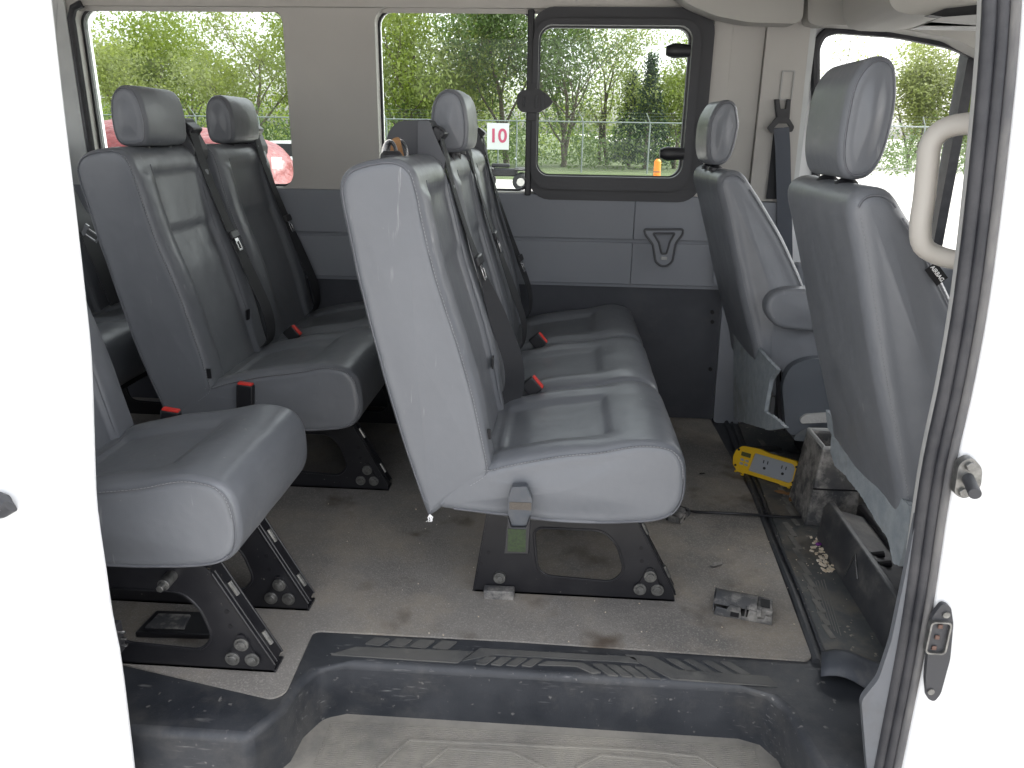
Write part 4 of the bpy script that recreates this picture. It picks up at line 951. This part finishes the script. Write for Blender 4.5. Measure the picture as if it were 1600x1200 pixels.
blob(ds, 'gap_shade', [(1213,590),(1222,575),(1228,676),(1216,664)], 2.44, .03, M['blackmetal'], .004)  # black strip standing for the shaded gap beside the recliner cover
blob(ds, 'seat_base_shroud', [(1236,688),(1262,660),(1330,655),(1330,690),(1260,690)], 2.42, .06, mat('shroud_plastic', (.12,.135,.15), .5, dust=((.2,.2,.19), 12, .5, .8)), .006)
blob(ds, 'foam_edge', [(1250,655),(1258,648),(1300,645),(1300,660),(1252,662)], 2.40, .05, mat('foam', (.38,.38,.37), .9, bump=.8, bscale=120, bdist=.003), .006)

# ---------------- loose things on the cab floor
# storage box
t = thing('storage_box', (.90, 2.36, 0), 'tall open charcoal plastic floor box between the front seats', 'storage box')
A = P(1247,822,z=.006); 
zt = P(1262,690,x=A.x+.04,).z if 0 else P(1275,700,y=A.y+.02).z
m_ = MB(); x0, y0 = A.x+.022, A.y; bw, bd = .16, .20; tp = .022
def frus(m_, x0, y0, x1, y1, z0, z1, tp, inset=0):
    vs = [(x0,y0,z0),(x1,y0,z0),(x1,y1,z0),(x0,y1,z0),(x0+tp,y0+tp*.5,z1),(x1-tp,y0+tp*.5,z1),(x1-tp,y1-tp,z1),(x0+tp,y1-tp,z1)]
    ix = .014; vs += [(x0+tp+ix,y0+tp*.5+ix,z1),(x1-tp-ix,y0+tp*.5+ix,z1),(x1-tp-ix,y1-tp-ix,z1),(x0+tp+ix,y1-tp-ix,z1)]
    vs += [(a, b, z1-.12) for a, b, c in vs[8:12]]
    fs = [(0,1,5,4),(1,2,6,5),(2,3,7,6),(3,0,4,7),(4,5,9,8),(5,6,10,9),(6,7,11,10),(7,4,8,11),(8,9,13,12),(9,10,14,13),(10,11,15,14),(11,8,12,15),(12,13,14,15),(3,2,1,0)]
    m_.add(vs, fs)
frus(m_, x0, y0, x0+bw, y0+bd, .007, zt, tp); bx = m_.build('bin', M['dirtplastic'], t, bevel=.010, seg=3)
m_ = MB(); c_ = [(x0+tp+.006,y0+tp*.5+.006,zt+.002),(x0+bw-tp-.006,y0+tp*.5+.006,zt+.002),(x0+bw-tp-.006,y0+bd-tp-.006,zt+.002),(x0+tp+.006,y0+bd-tp-.006,zt+.002)]
m_.tube(c_, .007, 8, True); m_.build('worn_rim', M['paletrim'], t)
m_ = MB(); m_.bb(x0+.008,y0+.002,zt*.5,x0+bw-.008,y0+.006,zt*.5+.004); m_.build('mould_line', M['black'], t)
# seat rail
t = thing('seat_rail_cover', (.9, 1.9, 0), 'scuffed black plastic seat rail cover lying between floor box and passenger seat', 'rail cover')
a0, a1 = P(1300,785,z=.13), P(1432,985,z=.11)
d = (a1-a0); d.z = 0; L_ = d.length; d.normalize(); sd_ = Vector((d.y,-d.x,0)); 
if sd_.x < 0: sd_ = -sd_
m_ = MB(); cs = [(-.03,0),(-.022,.105),(-.010,.125),(.008,.122),(.018,.10),(.11,.075),(.12,0)]
vs = []; K = 14
for k in range(K+1):
    c = a0+d*(L_*k/K); s_ = 1
    for a, b in cs: vs.append(Vector((c.x, c.y, .008))+sd_*a*1.0+Vector((0,0,b*s_)))
n = len(cs); fs = [(k*n+j, k*n+j+1, (k+1)*n+j+1, (k+1)*n+j) for k in range(K) for j in range(n-1)]+[tuple(range(n)), tuple(K*n+j for j in range(n))]
m_.add(vs, fs); m_.build('cover', mat('scuffed_black_plastic', (.035,.037,.042), .42, col2=(.065,.065,.068), nscale=10, dust=((.15,.145,.135), 9, .5, .75), rvar=.1), t, bevel=.003)
for f in (.42, .5): 
    c = a0+d*L_*f; m_ = MB(); m_.tube([Vector((c.x,c.y,.10))+sd_*.03, Vector((c.x,c.y,.106))+sd_*.06], .009, 8); m_.build('slot', M['black'], t)
m_ = MB(); c = a0+d*L_*.46; m_.tube([Vector((c.x,c.y,.03))-sd_*.03+d*(-.03), Vector((c.x,c.y,.115))-sd_*.024+d*.0, Vector((c.x,c.y,.07))-sd_*.03+d*.05],.003,6); m_.build('spring_clip', M['chrome'], t)
m_ = MB(); m_.bb(a0.x+.10, 1.72, .0, a0.x+.30, 2.2, .10); m_.build('base_bracket', M['blackmetal'], t, bevel=.01)
# inverter
c0 = P(1198,728,z=.055); RZ = Matrix.Rotation(math.radians(-38),3,'Z') @ Matrix.Rotation(math.radians(-16),3,'X')
t = thing('power_inverter', (c0.x, c0.y, 0), 'yellow-faced black finned power inverter with two outlets on the cab floor', 'power inverter')
def T(x, y, z): return c0 + RZ @ Vector((x, y, z))
W2, H2 = .118, .047
o_ = rpoly([(-W2+.02,H2),(-W2,H2-.02),(-W2-.006,0),(-W2,-H2+.018),(-W2+.022,-H2),(W2-.022,-H2),(W2,-H2+.018),(W2+.006,0),(W2,H2-.018),(W2-.02,H2),(.0,H2+.0),(-.03,H2+.006)], .006)
def lplate(pts, holes, y0, y1):
    m_ = MB(); m_.plate(pts, holes, 'y', y0, y1); m_.v = [T(*v) for v in m_.v]; return m_
h_ = rpoly([(-.048,.034),(.092,.034),(.102,.022),(.102,-.024),(.092,-.034),(-.058,-.034)], .005)
fo_ = lplate(o_, [h_], -.012, .012).build('faceplate', M['yellow'], t, bevel=.003, seg=3)
lplate(h_, [], -.004, .006).build('outlet_panel', M['lightgrey'], t)
for cx in (-.005, .062):
    m_ = lplate(rrect(cx-.009,.006,cx-.006,.018,.001), [], -.0055, -.003); m2 = lplate(rrect(cx+.006,.006,cx+.009,.018,.001), [], -.0055, -.003); m_.add(m2.v, m2.f)
    m3 = lplate(circ(cx,-.010,.005,12), [], -.0055, -.003); m_.add(m3.v, m3.f); m_.build('outlet', M['black'], t)
lplate(rrect(-.095,.012,-.060,.027,.002), [], -.0145, -.011).build('display', M['lcd'], t)
for a, b in ((-.093,-.002),(-.075,-.002),(-.093,-.016),(-.075,-.016)): lplate(rrect(a,b-.004,a+.012,b+.004,.001), [], -.0145, -.0118).build('button', M['lightgrey'], t)
for a in (-.09, .08): lplate(rrect(a-.018,-H2-.012,a+.018,-H2+.002,.004), [rrect(a-.011,-H2-.008,a+.011,-H2-.003,.002)], -.008, .004).build('mounting_lug', M['yellow'], t)
for a, b in ((-.108,.03),(-.108,-.028),(.106,.028),(.106,-.028)): lplate(circ(a,b,.0045,10), [], -.0135, -.011).build('screw', M['black'], fo_)
b_ = lplate(rrect(-.108,-.040,.108,.034,.004), [], .013, .29).build('case', M['alu'], t, bevel=.002)
m_ = MB()
for k in range(20):
    a = -.104+k*.011
    if -.068 < a < -.005: continue
    m5 = lplate([(a,.034),(a+.004,.034),(a+.004,.043),(a,.043)], [], .013, .29); m_.add(m5.v, m5.f)
m_.build('cooling_fins', mat('lightened_fins', (.30,.30,.30), .35, metal=.7), t, smooth=0)  # fin colour lightened so the case shows in its shadow
m_ = lplate([(-.040,.0345),(-.028,.0345),(-.028,.0355),(-.040,.0355)], [], .05, .15); m6 = lplate([(-.02,.0345),(-.014,.0345),(-.014,.0355),(-.02,.0355)], [], .06, .20); m_.add(m6.v, m6.f); m_.build('printed_mark', M['white'], t, smooth=0)
# cable
cp_ = [P(a, b, z=z_) for a, b, z_ in ((1072,797,.03),(1090,800,.012),(1120,801,.010),(1160,803,.016),(1200,806,.012),(1235,808,.012),(1262,808,.012))]
m_ = MB(); m_.tube(catmull(cp_, 40, False), .0045, 8); o_ = m_.build('power_cable', M['blackplastic'], None)
tagp(o_, 'thin black cable running across the floor from the bench to the floor box', 'cable')
def bracket(c, rot, sc, name, label, dark=False):
    t = thing(name, c, label, 'bracket', 'broken brackets on the floor')
    Rz = Matrix.Rotation(math.radians(rot), 3, 'Z')
    mt = M['dirtplastic']
    m_ = MB(); pts = [(-.07,0),(.07,0),(.068,.022),(.052,.024),(.050,.012),(.036,.012),(.034,.030),(.012,.032),(.010,.010),(-.004,.010),(-.008,.034),(-.034,.036),(-.040,.022),(-.066,.024)]
    m_.plate(pts, [], 'y', -.040, -.034); m_.plate([(-.07,0),(.07,0),(.07,.004),(-.07,.004)], [], 'y', -.04, .04)
    # curved shell behind
    cs = [( -.034,.03),(-.02,.042),(.0,.046),(.02,.040),(.036,.020),(.042,.0)]
    vs = [(x, a, b) for x in (-.07, .030) for a, b in cs]+[(x, a*.9, b-.004) for x in (-.07, .030) for a, b in cs]; k = len(cs)
    fs = [(i, i+1, k+i+1, k+i) for i in range(k-1)]+[(2*k+i, 2*k+i+1, 3*k+i+1, 3*k+i) for i in range(k-1)]
    m_.add(vs, fs)
    m_.box((.050,.0,.018),(.035,.06,.03)); m_.box((-.072,.0,.02),(.004,.06,.035)); m_.box((.005,-.02,.02),(.004,.04,.03)); m_.box((.036,-.036,.03),(.012,.02,.02))
    m_.v = [Vector(c)+Rz@(v*sc) for v in m_.v]; m_.build('moulded_shell', mt, t, bevel=.002, seg=2)
    m_ = MB(); m_.box((.050,-.0,.034),(.022,.035,.002)); m_.box((-.02,-.041,.012),(.02,.002,.012)); m_.v = [Vector(c)+Rz@(v*sc) for v in m_.v]; m_.build('hollow_shade', M['black'], t)  # black slabs stand in for shade inside the bracket's openings
q = P(1161,955,z=.006); bracket(q, -14, 1.02, 'broken_bracket', 'broken dusty grey plastic bracket lying alone on the floor mat near the step')
q = P(1060,808,z=.006); bracket(q, 60, .62, 'broken_bracket', 'small broken black bracket at the cable end beside the light bench')
q = P(1325,1050,z=.006)
t = thing('trim_fragment', q, 'loose dark trim flap on the threshold beside the pillar', 'trim piece')
m_ = MB(); g = []
for i in range(9):
    for j in range(5):
        u, v = i/8, j/4; p = P(1283+u*100, 1020+u*14+v*(38+10*u), z=.012); g.append(Vector((p.x, p.y, .012+.035*math.sin(v*3.1)*(.4+u*.6)+.012*math.sin(u*5))))
m_.add(g, [(i*5+j, i*5+j+1, (i+1)*5+j+1, (i+1)*5+j) for i in range(8) for j in range(4)]); o_ = m_.build('flap', mat('slate_rubber', (.06,.066,.08), .55, dust=((.13,.13,.13), 14, .5, .8)), t, smooth=60)
md = o_.modifiers.new('s', 'SOLIDIFY'); md.thickness = .004; md.offset = 1
q = P(265,985,z=.006)
t = thing('anchor_cover', q, 'square black plastic floor anchor cover under the single seat', 'cover')
m_ = MB(); a_ = xy([(212,1000),(245,965),(345,968),(335,1003)], 0); m_.plate(a_, [], 'z', .006, .022); m_.build('lid', M['blackplastic'], t, bevel=.004)
m_ = MB(); a_ = xy([(228,994),(250,972),(300,974),(290,996)], 0); m_.plate(a_, [], 'z', .020, .027); m_.build('raised_square', M['dirtplastic'], t, bevel=.003)
# leaves and crumbs
def leaf(px, py, s_, rot, label, mt, z=.009):
    q = P(px, py, z=z); m_ = MB(); rz = Matrix.Rotation(rot, 3, 'Z'); vs = []
    out = [(-1,0),(-.6,.35),(-.1,.45),(.3,.25),(.7,.4),(1,.05),(.6,-.25),(.1,-.2),(-.4,-.4)]
    top = [q+rz@Vector((a*s_, b*s_, .004+.006*math.sin(a*3)*s_*20*.3+abs(b)*.3*s_)) for a, b in out]
    m_.add(top+[p-Vector((0,0,.002)) for p in top], [tuple(range(9)), tuple(range(17,8,-1))]+[(i,(i+1) % 9,9+(i+1) % 9,9+i) for i in range(9)])
    o_ = m_.build('dry_leaf', mt, None); tagp(o_, label, 'leaf', 'dry leaf scraps on the floor')
leaf(1120, 884, .020, .3, 'small dark curled leaf on the mat between bench leg and broken bracket', M['dirtplastic'])
leaf(1223, 772, .030, -.6, 'larger rust-brown leaf on the cab floor below the yellow inverter', M['leafdry'], .012)
leaf(1238, 781, .022, .9, 'smaller rust-brown leaf between the larger leaf and the floor box', M['leafdry'], .012)
leaf(1097, 741, .010, .1, 'tiny black leaf scrap on the mat near the inverter', M['blackplastic'])
rg = random.Random(11); m_ = MB()
for k in range(70):
    px, py = rg.gauss(0,1), rg.random(); X, Y_ = 1276+py*18+px*7, 838+py*54
    q = P(X, Y_, z=.010); s_ = rg.uniform(.003,.009); m_.box(q, (s_*1.6, s_, s_*.5), Matrix.Rotation(rg.uniform(0,3),3,'Z')@Matrix.Rotation(rg.uniform(-.5,.5),3,'X'))
o_ = m_.build('food_crumbs', M['crumb'], None, bevel=.001); tagp(o_, 'pile of cream and brown crumbs on the dirty cab floor', 'crumbs', kind='stuff')
q = P(1279,850,z=.016); m_ = MB(); m_.box(q,(.016,.012,.008),Matrix.Rotation(.5,3,'Z')); o_ = m_.build('purple_wrapper', M['purple'], None, bevel=.003); tagp(o_, 'tiny purple wrapper scrap on top of the crumbs', 'wrapper')
m_ = MB()
for k in range(260):
    if k < 110: X, Y_ = rg.uniform(1180,1330), rg.uniform(760,1000); z_ = .0085
    else: X, Y_ = rg.uniform(480,1200), rg.uniform(780,1010); z_ = .0075
    q = P(X, Y_, z=z_); 
    if k >= 110 and q.y < 1.56: continue
    if k % 3: continue
    s_ = rg.uniform(.001,.0026)*(1.0 if rg.random() < .92 else 1.7); m_.box(q, (s_*1.4, s_, s_*.6), Matrix.Rotation(rg.uniform(0,3),3,'Z'))
o_ = m_.build('floor_litter', M['crumb'], None); tagp(o_, 'scattered pale specks of litter over the floor mat', 'litter', kind='stuff')
